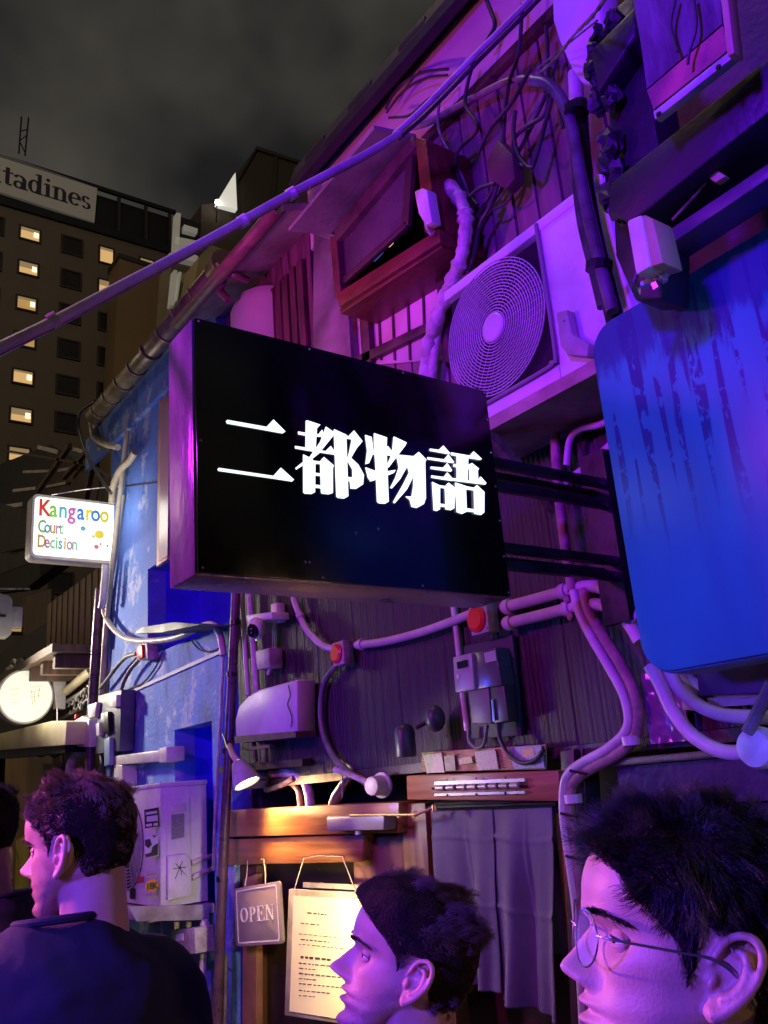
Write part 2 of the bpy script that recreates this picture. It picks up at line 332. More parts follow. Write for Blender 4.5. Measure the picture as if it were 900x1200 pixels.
for ci, (xx, wid, lit) in enumerate([(6.0,1.25,1),(8.15,1.2,0),(10.12,1.2,1),(12.45,1.25,0),(14.45,0.95,2),(16.9,1.0,3)]):
    for ri in range(11):
        zz = z0 - ri*2.22
        if ci == 5 and ri > 3: continue
        on = (lit == 1) or (lit == 2 and ri < 2) or (lit == 3 and ri in (0,))
        ww, hh2 = wid*(0.7 if (lit == 2 and ri >= 2) else .84)*rng.uniform(.93,1.03), (0.72 if lit in (1,) else 1.0)
        fr = MB()
        for (a, b, c, d) in ((-ww/2-.1,-hh2/2-.1,ww/2+.1,-hh2/2),(-ww/2-.1,hh2/2,ww/2+.1,hh2/2+.1),(-ww/2-.1,-hh2/2,-ww/2,hh2/2),(ww/2,-hh2/2,ww/2+.1,hh2/2)):
            fr.box((xx+a,44.9,zz+b),(xx+c,45.0-.002,zz+d))
        w_ = fr.build('window', win_frame, HT)
        MB().box((xx-ww/2,44.96,zz-hh2/2),(xx+ww/2,44.99,zz+hh2/2)).build('pane', (lit_win if rng.random() < .6 else pm('dim_lit_window', (0.7,0.5,0.2), None, 2, .6, emit=0.4, emitc=(1,.55,.18))) if on else dark_win, w_)
        if on:
            bl = rng.uniform(.15,.55); MB().box((xx-ww/2,44.945,zz+hh2/2-hh2*bl),(xx+ww/2,44.955,zz+hh2/2)).build('blind', pm('drawn_blind', (0.6,0.45,0.25), None, 3, .7, emit=.22, emitc=(1,.7,.35)), w_)
        if on and rng.random() < .7: MB().box((xx+ww*.22,44.93,zz-hh2*.15),(xx+ww*.45,44.955,zz+hh2*.25)).build('lamp_glow', pm('bright_lamp', (1,0.9,0.6), None, 4, 0.5, emit=2.2, emitc=(1,0.85,0.5)), w_)
at = thing('roof_antenna', 'thin lattice antenna mast standing on the hotel roof', 'antenna', (9.6, 46, 37.5))
a_ = FY(22,180,46); b_ = FY(25,140,46)
MB().tube([a_, b_+[0,0,.2]], .05, 6, False).tube([a_+[.35,0,0], b_+[.4,0,.3]], .05, 6, False).bar(a_+[0,0,1.6], a_+[.4,0,1.9], .05,.05).bar(a_+[0,0,.9], a_+[.4,0,1.5], .05,.05).bar(a_+[0,0,.9],a_+[.35,0,.2],.05,.05).build('mast', hotel_band, at)

warm_side_mat = pm('warm_lit_side_render', (0.33, 0.23, 0.13), (0.28, 0.19, 0.11), 0.3, 0.9)  # warm light on the hotel's recessed side is put into this brown
AN = thing('hotel_side_block', 'plain recessed side of the beige hotel, warm light put into its brown', 'building', (17.5, 44, 0))
MB().slabY([(140,300),(232,330),(215,760),(118,760)], 43.0, 44.7).build('wall', warm_side_mat, AN)
MB().slabY([(139,296),(233,326),(232,331),(139,301)], 42.9, 44.8).build('parapet', win_frame, AN)
# shaded tower with lit billboard
T2 = thing('dark_tower', 'dark brown high tower with a stepped roof behind the gutter', 'building', (16, 35, 0))
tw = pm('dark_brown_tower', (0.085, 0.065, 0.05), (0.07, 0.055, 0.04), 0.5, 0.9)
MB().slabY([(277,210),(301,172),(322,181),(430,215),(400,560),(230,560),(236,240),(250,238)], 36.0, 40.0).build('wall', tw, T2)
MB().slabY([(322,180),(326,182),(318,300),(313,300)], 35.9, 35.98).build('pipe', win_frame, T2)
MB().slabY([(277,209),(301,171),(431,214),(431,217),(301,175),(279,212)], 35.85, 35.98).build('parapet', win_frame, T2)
BB = thing('lit_billboard', 'white triangular billboard face glowing beside a floodlight on the dark tower', 'billboard', FY(262,240,35.5))
MB().slabY([(254,238),(276,202),(278,246),(256,240)], 35.4, 35.7).build('panel', pm('billboard_white', (0.8,0.78,0.7), None, 2, 0.8, emit=0.55, emitc=(1,0.96,0.85)), BB)
c = FY(255,237,35.2); MB().ell(c, XA*.14, YA*.14, ZA*.14).build('lamp_head', pm('flood_glow', (1,1,1), None, 2, 0.5, emit=14, emitc=(1,0.98,0.9)), BB, smooth=True)
MB().bar(c+[0,.1,-.1], c+[0.05,.3,-1.0], .06,.06).build('lamp_bracket', win_frame, BB)
# small white block with vertical strips
SB = thing('white_block', 'small pale stepped building with bright white fins in the gap', 'building', FY(218,330,28))
wl = pm('pale_block', (0.6,0.58,0.52), (0.45,0.43,0.38), 1.2, 0.8, emit=0.10, emitc=(1,0.95,0.8))
MB().slabY([(205,300),(238,310),(232,420),(198,420)], 28.4, 30).build('wall', pm('tan_block', (0.34,0.28,0.2), None, 1, 0.9), SB)
for q in ([(207,249),(212,250),(209,300),(204,300)], [(206,277),(235,283),(234,292),(205,286)], [(198,297),(211,291),(232,300),(232,308),(212,303),(197,305)], [(204,316),(208,317),(204,358),(200,357)], [(210,318),(213,319),(208,352),(206,352)]):
    MB().slabY(q, 28.0, 28.35).build('fin', wl, SB)
MB().slabY([(212,254),(236,262),(234,283),(210,277)], 28.5, 29).build('dark_panel', hotel_band, SB)
MB().slabY([(216,263),(232,268),(231,274),(216,270)], 28.2, 28.45).build('slat', wl, SB)
TB = thing('tan_box_building', 'tan box shaped roof house behind the bronze gutter end', 'building', FY(255,300,20))
MB().slabY([(234,300),(247,287),(276,297),(274,330),(228,330)], 20, 21).build('wall', pm('tan_render', (0.42,0.33,0.2), None, 1, 0.85), TB)

# ------------------------------------------------------------------ main shophouse (right side of the alley)
SH = thing('shophouse', 'narrow timber bar house with ribbed lower wall and pink lit upper storey', 'building', (2.2, 1.5, 0))
MB().box((2.06,-3.0,1.95),(2.3,4.12,4.78)).build('wall', dark_paint, SH)
MB().box((2.55,-3.0,0.0),(2.7,4.12,1.96)).build('back_wall', dark_void, SH)
MB().box((2.10,4.02,0.0),(2.72,4.13,1.95)).build('end_wall', dark_void, SH)
MB().box((2.04,-3.0,0.0),(2.6,1.35,1.9)).build('right_wall', pm('wine_wall', (0.10,0.03,0.05), (0.05,0.016,0.03), 3, 0.5, 0.2, 30), SH)
# ribbed timber wall: real corrugation
m = MB(); ys = np.arange(1.25, 4.06, 0.0065); zs = [1.895, 3.05]
prof = 2.012 - 0.004*np.abs(np.sin(ys*math.pi/0.022))**0.5
V = [(x, y, z) for z in zs for x, y in zip(prof, ys)]; n = len(ys)
m.add(V, [(i, i+1, n+i+1, n+i) for i in range(n-1)]); rp = m.build('ribbed_panel', ribbed, SH, recalc=False)
MB().box((2.0,1.25,1.86),(2.1,4.06,1.893)).build('drip_ledge', dark_trim, SH)
MB().box((2.02,-1.0,2.2),(2.06,1.27,3.05)).build('side_panel', pm('plum_panel', (0.07,0.02,0.05), (0.04,0.012,0.03), 3, 0.4, 0.3, 20), SH)
# battened siding, board by board
y = -1.2; k = 0
bmesh_cache = {}
while y < 2.86:
    w = 0.107; x1 = 2.0 + rng.uniform(-.003, .003)
    MB().box((x1, y+.005, 2.9), (x1+.03, y+w-.005, 4.27+rng.uniform(-.004,.004))).build('board', board_pink, SH, bevel=0.003)
    y += w
MB().box((1.975,-1.2,4.275),(2.05,2.98,4.315)).build('rail', rail_wood, SH, bevel=.004)
MB().box((1.985,-1.2,4.318),(2.05,3.1,4.68)).build('plaster_frieze', plaster, SH)
MB().box((1.95,-1.2,3.5),(1.985,2.1,3.53)).build('batten', rail_wood, SH)
# main roof: sloping sheet with dark edge board
rf = MB().prism([(1.86,-2,4.62),(1.90,-2,4.74),(5.5,-2,6.3),(5.5,-2,6.15),(1.95,-2,4.66)], (0,5.07,0)).build('roof', roof_mat, SH)
MB().box((1.86,-2,4.585),(1.905,3.07,4.635)).build('edge_board', roof_mat, rf)
for yy in np.arange(-1.8,3.05,.38):
    MB().box((1.872,yy,4.637),(1.905,yy+.18,4.70)).build('roof_tile', roof_mat, rf, bevel=.01)
# lower left section with its own eave
LS = thing('lean_to', 'narrow purple lit timber infill between the blue house and the window bay', 'building extension', (2.0, 3.55, 0))
MB().box((2.03,3.18,2.95),(2.3,4.12,4.6)).build('wall', pm('violet_stained_timber', (0.20,0.09,0.12), (0.06,0.025,0.035), 4, 0.6, 0.4, 22, stretch=(5,9,0.6), lo=.3), LS)
for i in range(7):
    yy = 3.22 + i*.075; MB().box((2.0,yy,2.95),(2.035,yy+.06+rng.uniform(-.01,.005),4.35)).build('plank', pm('red_plank', (0.17,0.06,0.07), (0.05,0.018,0.024), 4, 0.55, 0.4, 22, stretch=(5,9,0.6)), LS, bevel=.004)
MB().prism([(1.78,3.0,4.40),(2.3,3.0,4.62),(2.3,3.0,4.66),(1.78,3.0,4.44)], (0,1.14,0)).build('eave', pm('eave_board', (0.42,0.33,0.32), (0.2,0.13,0.13), 4, 0.6, 0.3, 20), LS)
m = MB(); 
for k in range(0, 11):
    a = math.pi*k/10; m.v.append((1.76-.035*math.cos(a)-.0, 3.0, 4.42-.035*math.sin(a))); m.v.append((1.76-.035*math.cos(a), 4.2, 4.42-.035*math.sin(a)))
m.f += [(2*i,2*i+2,2*i+3,2*i+1) for i in range(10)]
gt = m.build('gutter', pm('maroon_gutter', (0.26,0.12,0.12), (0.12,0.05,0.06), 8, 0.5, 0.3, 40), LS, smooth=True)
sol = gt.modifiers.new('s', 'SOLIDIFY'); sol.thickness = .004
# smooth pale bulging panel
lt = thing('water_tank', 'smooth pale pink rounded tank under the short eave', 'tank', FX(292,370,1.95))
MB().lathe([2.10,3.72,FX(296,333,1.96)[2]], (0,0,-1), [(0,0),(.01,.12),(.05,.19),(.12,.22),(.9,.22)], 40).build('tank_body', pm('pale_plastic', (0.66,0.58,0.60), (0.55,0.47,0.5), 3, 0.45), lt, smooth=True, angle=35)
# grey corner column beside bay
CO = thing('duct_column', 'grey sheet metal duct column left of the upper window', 'duct', FX(388,340,1.9))
MB().slabX([(367,268),(402,282),(412,430),(366,430)], 1.94, 2.03).build('casing', sash_grey, CO, bevel=.006)
MB().slabX([(362,266),(404,279),(404,286),(362,273)], 1.92, 2.04).build('cap', sash_grey, CO, bevel=.003)

# ------------------------------------------------------------------ window bay
WB = thing('window_bay', 'red brown timber window bay with pivoting glass under the roof', 'window', FX(450,270,1.9))
def frame_px(name, px, x0, x1, mat, par, bev=.004, label=None): return MB().slabX(px, x0, x1).build(name, mat, par, bevel=bev, label=label)
frame_px('back_panel', [(395,280),(487,168),(512,285),(398,352)], 1.99, 2.0, dark_void, WB, 0)
frame_px('jamb', [(486,160),(499,163),(512,276),(497,272)], 1.78, 1.99, red_wood, WB)
frame_px('jamb', [(386,277),(394,277),(400,352),(392,350)], 1.80, 1.99, pm('dark_red_wood', (0.16,0.05,0.04), (0.07,0.02,0.02), 6, .5, .2, 30), WB)
frame_px('bottom_rail', [(394,344),(514,268),(516,283),(397,360)], 1.78, 1.99, red_wood, WB)
frame_px('lower_sill', [(398,362),(517,285),(518,290),(399,368)], 1.80, 1.99, red_wood, WB)
frame_px('top_rail', [(390,270),(484,158),(488,170),(394,283)], 1.80, 1.99, rail_wood, WB)
sh = MB().prism([FX(388,274,1.84)-[0,0,0], FX(488,162,1.84), FX(488,162,1.84)+[-.20,0,-.045], FX(388,274,1.84)+[-.20,.02,-.045]], (0,0,.018)).build('hood', pm('zinc_hood', (0.38,0.34,0.33), (0.2,0.18,0.18), 4, 0.45, 0.2, 30, metal=.2), WB)
ss = frame_px('sash', [(391,282),(482,180),(476,262),(393,338)], 1.83, 1.85, pm('grey_glass_film', (0.10,0.08,0.08), (0.05,0.042,0.045), 2.5, 0.25, 0, 30, lo=.3), WB)
for q in ([(391,278),(484,172),(482,181),(391,286)], [(391,334),(476,258),(475,266),(392,342)], [(476,180),(484,174),(478,264),(470,262)], [(389,282),(396,279),(398,338),(391,340)]):
    frame_px('sash_bar', q, 1.815, 1.835, pm('dark_sash', (0.06,0.03,0.03), None, 6, .5), ss, .002)
frame_px('lit_gap', [(453,283),(458,277),(459,284),(454,289)], 1.85, 1.86, pm('inside_lamp', (1,0.6,0.2), None, 4, .5, emit=1.6, emitc=(1,.55,.15)), WB, 0)
frame_px('lit_gap', [(436,300),(446,290),(447,296),(437,306)], 1.85, 1.86, pm('inside_blue', (0.1,0.15,0.8), None, 4, .5, emit=.25, emitc=(.1,.2,1)), WB, 0)
WL = thing('wall_window', 'frosted pink window with dark muntins below the red sill', 'window', FX(470,370,1.97))
frame_px('pane', [(402,372),(512,298),(530,420),(405,430)], 1.985, 1.998, pm('frosted_pane', (0.60,0.46,0.48), (0.48,0.34,0.37), 3, .5, .15, 20), WL, 0)
for q in ([(420,362),(430,356),(434,424),(424,424)], [(402,425),(520,368),(521,378),(403,436)], [(509,300),(517,296),(526,424),(518,424)]):
    frame_px('frame', q, 1.955, 1.984, rail_wood, WL, .002)
for xx in (441, 457, 475, 493):
    yy = 354 - (xx-430)*.62; frame_px('muntin', [(xx,yy),(xx+2,yy-1),(xx+6,422),(xx+4,422)], 1.978, 1.9845, rail_wood, WL, 0)
sv = thing('window_latch_box', 'small cream sensor box screwed to the red jamb', 'sensor', FX(494,240,1.76))
frame_px('casing', [(485,224),(494,220),(500,222),(506,260),(498,264),(490,250)], 1.73, 1.775, white_plastic, sv, .006)
MB().tube([FX(499,262,1.75),FX(501,268,1.75),FX(506,275,1.76),FX(512,270,1.8)], .006, 8).build('lead', grime_plastic, sv, smooth=True)

# ------------------------------------------------------------------ blue house
BH = thing('blue_house', 'blue stuccoed bar house with peeling paint and recessed openings', 'building', (2.2, 5.0, 0))
# front wall split round its two recesses (built as strips so the openings have real depth)
def ypx(px, py, x=2.0): return FX(px,py,x)[1]
rY0, rY1, rZ0, rZ1 = 4.20, 5.28, 2.70, 3.26      # upper recess
qY0, qY1, qZ0, qZ1 = 4.36, 4.86, 1.3, 2.22       # lower recess
YL, YR = 6.02, 4.14
def strip(a, b, z0, z1, nm='wall'): MB().box((2.0,a,z0),(2.12,b,z1)).build(nm, blue_stucco, BH)
strip(YR, YL, rZ1, 4.74); strip(rY1, YL, rZ0, rZ1-.001); strip(YR, YL, qZ1, rZ0-.001); strip(YR, qY0, 0, qZ1-.001); strip(qY1, YL, 0, qZ1-.001); strip(qY0, qY1, 0, qZ0)
MB().box((2.35,YR,rZ0-.1),(2.4,rY1+.1,rZ1+.1)).build('recess_back', deep_blue, BH)
MB().box((2.12,YR,rZ0-.05),(2.35,rY1,rZ0)).build('recess_sill', deep_blue, BH)
MB().box((2.12,rY1,rZ0),(2.35,rY1+.05,rZ1)).build('recess_side', deep_blue, BH)
MB().box((2.12,YR,rZ1),(2.35,rY1,rZ1+.05)).build('recess_head', deep_blue, BH)
MB().box((2.22,qY0-.1,qZ0-.1),(2.26,qY1+.1,qZ1+.1)).build('recess_back', deep_blue, BH)
MB().box((2.12,qY1,qZ0-.05),(2.3,qY1+.05,qZ1+.05)).build('recess_side', deep_blue, BH)
MB().box((2.12,qY0,qZ1),(2.26,qY1,qZ1+.05)).build('recess_head', deep_blue, BH)
MB().box((2.18,4.58,qZ0),(2.215,4.60,qZ1)).build('mullion', deep_blue, BH)
MB().slabX([(158,742),(166,735),(205,729),(235,732),(188,741)], 1.78, 2.0).build('awning', pm('black_awning', (0.010,0.008,0.012), None, 6, .5, .2), BH)
MB().box((1.97,4.14,4.36),(2.0,6.55,4.62)).build('fascia', blue_stucco, BH)
MB().prism([FX(141,492,1.999), FX(145,492,1.999), FX(262,411,1.999)*1, FX(262,407,1.999)], (-.012,0,0)).build('seam', grime_plastic, BH)
dl = MB().bar(FX(140,817,1.995), FX(258,764,1.995), .02, .012, up=(1,0,0)).build('drip_moulding', pm('pale_moulding', (0.5,0.5,0.6), (0.3,0.3,0.45), 12, .6, .3), BH)
MB().bar(FX(148,570,1.997), FX(186,565,1.997), .008, .012, up=(1,0,0)).build('seam', dark_trim, BH)
MB().box((2.12,4.14,4.7),(4.5,6.6,4.8)).build('roof', roof_mat, BH)
fr = frame_px('window', [(186,470),(199,463),(196,655),(183,664)], 1.96, 1.985, pm('salmon_frame', (0.70,0.38,0.24), (0.55,0.28,0.18), 6, .5), BH)
frame_px('pane', [(189,474),(199,469),(196,651),(186,658)], 1.955, 1.9595, pm('frosted_rose', (0.5,0.3,0.36), (0.36,0.22,0.28), 2, .35), fr, 0)
# bronze gutter
GT = thing('bronze_gutter', 'bronze half round gutter running up along the blue house eave', 'gutter', (1.86, 5.3, 4.6))
ga, gb = FX(110,490,1.86), FX(262,312,1.86)
m = MB(); d = gb-ga
for P in (ga, gb):
    for k in range(13):
        a = math.pi*k/12; m.v.append(tuple(P + np.array([-.065*math.cos(a), 0, .02-.07*math.sin(a)])))
m.f = [(k,k+1,13+k+1,13+k) for k in range(12)]
q = m.build('trough', gutter_mat, GT, smooth=True); sm = q.modifiers.new('s','SOLIDIFY'); sm.thickness=.005
for t in np.linspace(.06,.97,9):
    P = ga + d*t; mm = MB()
    mm.tube([P+np.array([-.07*math.cos(a),0,.02-.075*math.sin(a)]) for a in np.linspace(0,math.pi,9)], .006 if abs(t-.5)>.07 else .012, 6, False); mm.build('bracket', gutter_mat, GT, smooth=True)
MB().lathe(gb+[0,-.0,.0], d, [(-.09,.072),(.0,.075),(.015,.085),(.03,.085),(.03,.06)], 24).build('end_collar', gutter_mat, GT, smooth=True)
MB().tube([ga, ga+[.02,.06,-.05], ga+[.06,.05,-.16], ga+[.12,-.02,-.22]], .035, 12).build('outlet_elbow', gutter_mat, GT, smooth=True)
MB().tube([FX(255,312,1.8),FX(262,325,1.8),FX(258,340,1.8),FX(268,352,1.82)], .022, 10).tube([FX(258,318,1.78),FX(275,322,1.82),FX(290,328,1.9)], .02, 8).build('broken_end', pm('maroon_gutter2', (0.22,0.08,0.12), None, 8, .5, .3), GT, smooth=True)

# ------------------------------------------------------------------ timber houses further down the alley
def px_thing(name, label, cat, px, py, x=2.0, group=None): return thing(name, label, cat, FX(px,py,x), group)
tim = pm('brown_shed_timber', (0.16,0.095,0.06), (0.07,0.04,0.028), 4, .6, .3, 30, stretch=(6,6,.8))
TH = px_thing('timber_house', 'dark brown timber house with balcony beyond the blue one', 'building', 60, 760, 2.3)
MB().box((2.3,6.2,0),(2.5,14,3.6)).build('wall', pm('sooty_timber', (0.06,0.05,0.042), (0.03,0.025,0.02), 3, .7, .3, 30, stretch=(6,6,1)), TH)
for i in range(9):
    a = 6.35 + i*.2; MB().box((2.22,a,1.95),(2.3,a+.17,2.9)).build('plank', tim, TH, bevel=.004)
for i in range(10):
    a = 6.5 + i*.16; MB().box((2.12,a,3.0),(2.18,a+.12,3.62)).build('slat', pm('balcony_slat', (0.30,0.18,0.09), (0.14,0.08,0.04), 5, .5, .3, 30, stretch=(6,6,1)), TH, bevel=.003)
bal = MB().box((1.75,6.3,2.9),(2.3,8.6,2.95)).build('balcony', tim, TH)
MB().box((1.70,6.3,2.895),(1.75,8.6,2.955)).build('balcony_beam', pm('tan_beam', (0.13,0.08,0.05), None, 6, .6, .3), bal)
for i in range(7): MB().box((1.75,6.4+i*.32,2.80),(2.3,6.46+i*.32,2.899)).build('joist', tim, bal)
# broken roofs and light strips above
RR = px_thing('corrugated_roof', 'jumbled low tin roofs with pale battens left of the gutter', 'roof', 50, 560, 3.0)
MB().slabX([(-40,560),(60,520),(120,560),(120,620),(30,690),(-40,700)], 3.4, 3.6).build('roof_sheet', pm('rusty_sheet', (0.07,0.06,0.05), (0.03,0.027,0.024), 3, .6, .4, 20, stretch=(1,6,1)), RR)
MB().slabX([(40,595),(85,540),(130,560),(125,600),(85,620)], 2.9, 3.0).build('roof_sheet', pm('brown_sheet', (0.16,0.11,0.07), (0.05,0.035,0.025), 7, .6, .4, 20, stretch=(1,6,1)), RR)
pale = pm('pale_batten', (0.62,0.58,0.5), (0.4,0.36,0.3), 9, .6, .2)
for (a,b,c,d,t) in ((45,524,69,530,.05),(78,524,100,530,.04),(28,553,60,552,.035),(65,552,92,548,.035),(16,575,43,572,.04),(4,594,27,591,.055),(52,571,78,566,.03)):
    MB().bar(FX(a,b,2.85), FX(c,d,2.85), .03, t).build('batten', pale, RR)
for (a,b,c,d,t) in ((45,575,82,522,.06),(75,560,110,520,.05),(100,590,112,530,.05),(0,527,95,543,.03)):
    MB().bar(FX(a,b,2.8), FX(c,d,2.8), .05, t).build('rafter', tim, RR)
LH = px_thing('dark_shed', 'soot dark shed front behind the round lamp sign', 'building', 20, 700, 3.2)
MB().box((3.2,9,0),(3.4,20,4.2)).build('wall', pm('shed_dark', (0.045,0.04,0.035), (0.025,0.022,0.02), 4, .6, .2), LH)
for (q,x,mt) in (([(0,640),(38,632),(38,640),(0,648)],2.7,win_frame),([(0,590),(36,600),(34,660),(0,672)],2.8,pm('soot_window',(0.06,0.055,0.05),None,3,.3)),([(27,700),(60,690),(60,745),(27,752)],2.6,tim),([(20,745),(55,742),(55,775),(20,778)],2.55,dark_trim)):
    MB().slabX(q, x, x+.03).build('panel', mt, LH)

# ================================================================== BIG BLACK LIGHTBOX SIGN
SY = 1.5
BS = thing('lightbox_sign', 'black projecting box sign with glowing white 二都物語 characters', 'sign', (1.07, 1.56, 2.5))
gloss_black = pm('gloss_black_acrylic', (0.0032, 0.0038, 0.0038), (0.002, 0.0025, 0.0025), 3, 0.16, 0.0, 30, rvar=.12)
scuffed = pm('scuffed_steel_case', (0.46, 0.28, 0.50), (0.20, 0.12, 0.24), 5, 0.30, 0.25, 60, metal=0.25, stretch=(1,1,.3), rvar=.14)
MB().box((.664,SY+.012,2.229),(1.47,SY+.135,2.775)).build('case', scuffed, BS, bevel=.003)
MB().box((.667,SY,2.232),(1.467,SY+.0115,2.772)).build('face_panel', gloss_black, BS, bevel=.001)
glow = pm('glowing_acrylic', (0.9,0.95,0.95), None, 3, .4, emit=1.35, emitc=(0.88,1.0,0.98))
def z1(pts): return [(245+a/5, 470+b/5) for a, b in pts]
def z2(pts): return [(410+a/5, 490+b/5) for a, b in pts]
CH = {
 '二': [z1(p) for p in ([(98,118),(105,112),(335,153),(375,110),(445,180),(430,190),(330,172),(104,132)], [(48,400),(55,393),(375,440),(418,392),(495,462),(485,472),(375,455),(55,410)])],
 '都': [z1(p) for p in ([(566,115),(580,117),(650,140),(630,160),(622,280),(564,286)], [(520,180),(575,190),(640,195),(660,170),(672,205),(660,210),(575,205),(522,195)],
   [(502,265),(570,275),(680,295),(710,265),(740,305),(735,315),(570,290),(504,278)], [(682,152),(737,190),(640,310),(575,362),(510,402),(505,392),(590,325),(650,240)],
   [(550,315),(600,340),(620,365),(618,535),(600,545),(560,543),(551,535)], [(600,350),(655,357),(655,370),(600,366)], [(650,352),(670,330),(728,380),(722,395),(722,540),(700,547),(660,543),(655,535)],
   [(610,421),(660,428),(660,441),(610,435)], [(610,491),(660,497),(660,512),(610,507)], [(730,168),(800,200),(812,560),(790,572),(755,568),(745,560)],
   [(790,195),(812,210),(845,175),(895,238),(860,280),(825,340),(808,345),(820,300),(835,225),(790,217)], [(822,330),(870,375),(903,435),(898,490),(860,515),(828,513),(825,475),(806,458),(806,447),(840,450),(838,400),(810,350)])],
 '物': [z2(p) for p in ([(88,100),(125,112),(137,200),(110,265),(90,270),(100,190)], [(140,90),(215,115),(212,180),(225,490),(205,502),(170,500),(158,490),(150,300),(140,150)],
   [(120,190),(195,200),(220,165),(250,205),(240,220),(120,212)], [(90,290),(170,320),(265,305),(255,322),(200,345),(120,372),(105,350)], [(255,110),(330,145),(320,165),(270,230),(225,290),(215,280),(245,210)],
   [(270,215),(370,225),(400,200),(445,245),(438,260),(442,470),(430,505),(390,527),(360,520),(350,480),(325,460),(360,462),(370,400),(372,245),(275,240)],
   [(275,235),(330,240),(330,290),(290,360),(245,412),(235,408),(265,350),(285,290)], [(325,240),(385,245),(375,330),(330,420),(260,500),(252,492),(310,390),(345,320)])],
 '語': [z2(p) for p in ([(467,180),(520,187),(545,162),(583,205),(580,212),(468,192)], [(453,230),(550,243),(575,215),(607,258),(604,264),(454,242)], [(472,285),(545,292),(568,265),(596,307),(590,314),(474,298)],
   [(476,337),(548,347),(568,320),(598,355),(596,368),(478,350)], [(480,375),(515,392),(525,395),(525,535),(508,545),(490,540)], [(520,395),(560,400),(560,412),(520,408)], [(555,402),(575,380),(613,410),(608,530),(590,540),(560,535)],
   [(520,502),(560,508),(560,522),(520,518)], [(590,203),(700,222),(722,197),(768,240),(764,246),(592,217)], [(625,215),(690,228),(685,372),(625,362)], [(605,270),(680,280),(710,265),(752,298),(745,310),(748,380),(700,376),(700,300),(607,285)],
   [(530,345),(630,358),(745,375),(762,345),(795,382),(790,390),(530,358)], [(615,380),(675,400),(680,550),(655,562),(625,550)], [(670,400),(730,412),(730,425),(670,415)], [(725,410),(740,395),(783,435),(782,555),(765,568),(728,560)], [(675,530),(730,537),(730,552),(675,546)])],
}
for nm, polys in CH.items():
    m = MB()
    for i, p in enumerate(polys): m.prism([FY(a, b, SY-.0006) for a, b in p], (0, -.0022 - .00012*i, 0))
    m.build('character', glow, BS, label='glowing white character %s' % nm)
m = MB()
for (sx, sz) in ((.675,2.24),(.675,2.5),(.675,2.765),(1.46,2.24),(1.46,2.33),(1.46,2.42),(1.46,2.51),(1.46,2.6),(1.46,2.69),(1.46,2.765),(.94,2.765),(1.2,2.765),(.94,2.24),(1.2,2.24),(1.03,2.345),(1.09,2.36),(.9,2.27),(.91,2.27)):
    m.lathe((sx,SY-.0005,sz),(0,-1,0),[(0,.003),(.001,.003),(.002,.0015)],8)
m.build('rivets', steel, BS, kind='stuff')
# bracket frame from the sign to the wall
BR = thing('sign_bracket', 'black square tube bracket holding the black sign to the wall', 'bracket', (1.75, 1.56, 2.45))
for z_ in (2.60, 2.535, 2.37, 2.325):
    MB().box((1.472,SY+.04,z_-.012),(2.01,SY+.064,z_+.012)).build('arm', black_metal, BR, bevel=.002)
for z_ in (2.585, 2.35):
    MB().box((1.472,SY+.09,z_-.01),(2.01,SY+.11,z_+.01)).build('arm', black_metal, BR, bevel=.002)
MB().box((1.93,SY+.03,2.2),(1.96,SY+.12,2.7)).build('wall_plate', black_metal, BR)

# ================================================================== OUTDOOR UNITS
AX, AYL, AYR, AZB, AZT = 1.75, 1.925, 1.20, 2.865, 3.37
A1 = thing('air_conditioner', 'large violet lit outdoor air conditioner unit with round fan grille above the black sign', 'air conditioner', (1.88, 1.55, AZB))
c = FX(580,384,AX); gr = 0.215; gy0, gy1 = c[1]-gr-.012, min(c[1]+gr+.012, AYL-.012)
m = MB()
# front panel built as ring of boxes round a square fan opening, plus body
m.box((AX+.03,AYR,AZB),(1.985,AYL,AZT)); m.build('casing', ac_white, A1, bevel=.008)
m = MB(); zc0, zc1 = c[2]-gr-.012, c[2]+gr+.012
m.box((AX,AYR,AZB),(AX+.032,gy0,AZT)); m.build('front_panel', ac_white, A1, bevel=.006)
MB().box((AX,gy0,zc1),(AX+.031,AYL,AZT)).build('front_panel', ac_white, A1, bevel=.006)
MB().box((AX,gy0,AZB),(AX+.031,AYL,zc0)).build('front_panel', ac_white, A1, bevel=.006)
MB().box((AX+.024,gy0,zc0),(AX+.029,AYL,zc1)).build('fan_opening', dark_void, A1)
ring = MB(); nr = 18; radii = np.linspace(.05, gr, nr)
for i, r_ in enumerate(radii):
    ring.lathe(c-[.002,0,0], XA, [(0,r_-.0017),(-.004,r_-.0017),(-.004,r_+.0017),(0,r_+.0017)], 64, cap=False)
for i in range(nr-1):
    ns = 12 + i*3
    for k in range(ns):
        a = 2*math.pi*(k + .5*(i % 2))/ns; u = np.array([0, math.cos(a), math.sin(a)])
        ring.bar(c+u*radii[i]-[.004,0,0], c+u*radii[i+1]-[.004,0,0], .0014, .002, up=(1,0,0))
ring.build('fan_grille', pm('grille_wire', (0.5,0.47,0.5), None, 5, .5), A1, recalc=False)
MB().lathe(c, (-1,0,0), [(0,.046),(.008,.046),(.012,.040),(.013,0)], 32).build('grille_hub', ac_white, A1, smooth=True, angle=30)
for k in range(3):
    a = 2*math.pi*k/3+.4; u = np.array([0,math.cos(a),math.sin(a)]); w_ = np.array([0,-math.sin(a),math.cos(a)])
    MB().prism([c+[.018,0,0]+u*.04, c+[.010,0,0]+u*.19-w_*.03, c+[.021,0,0]+u*.2+w_*.07, c+[.021,0,0]+u*.05+w_*.03],(.002,0,0)).build('fan_blade', dark_paint, A1)
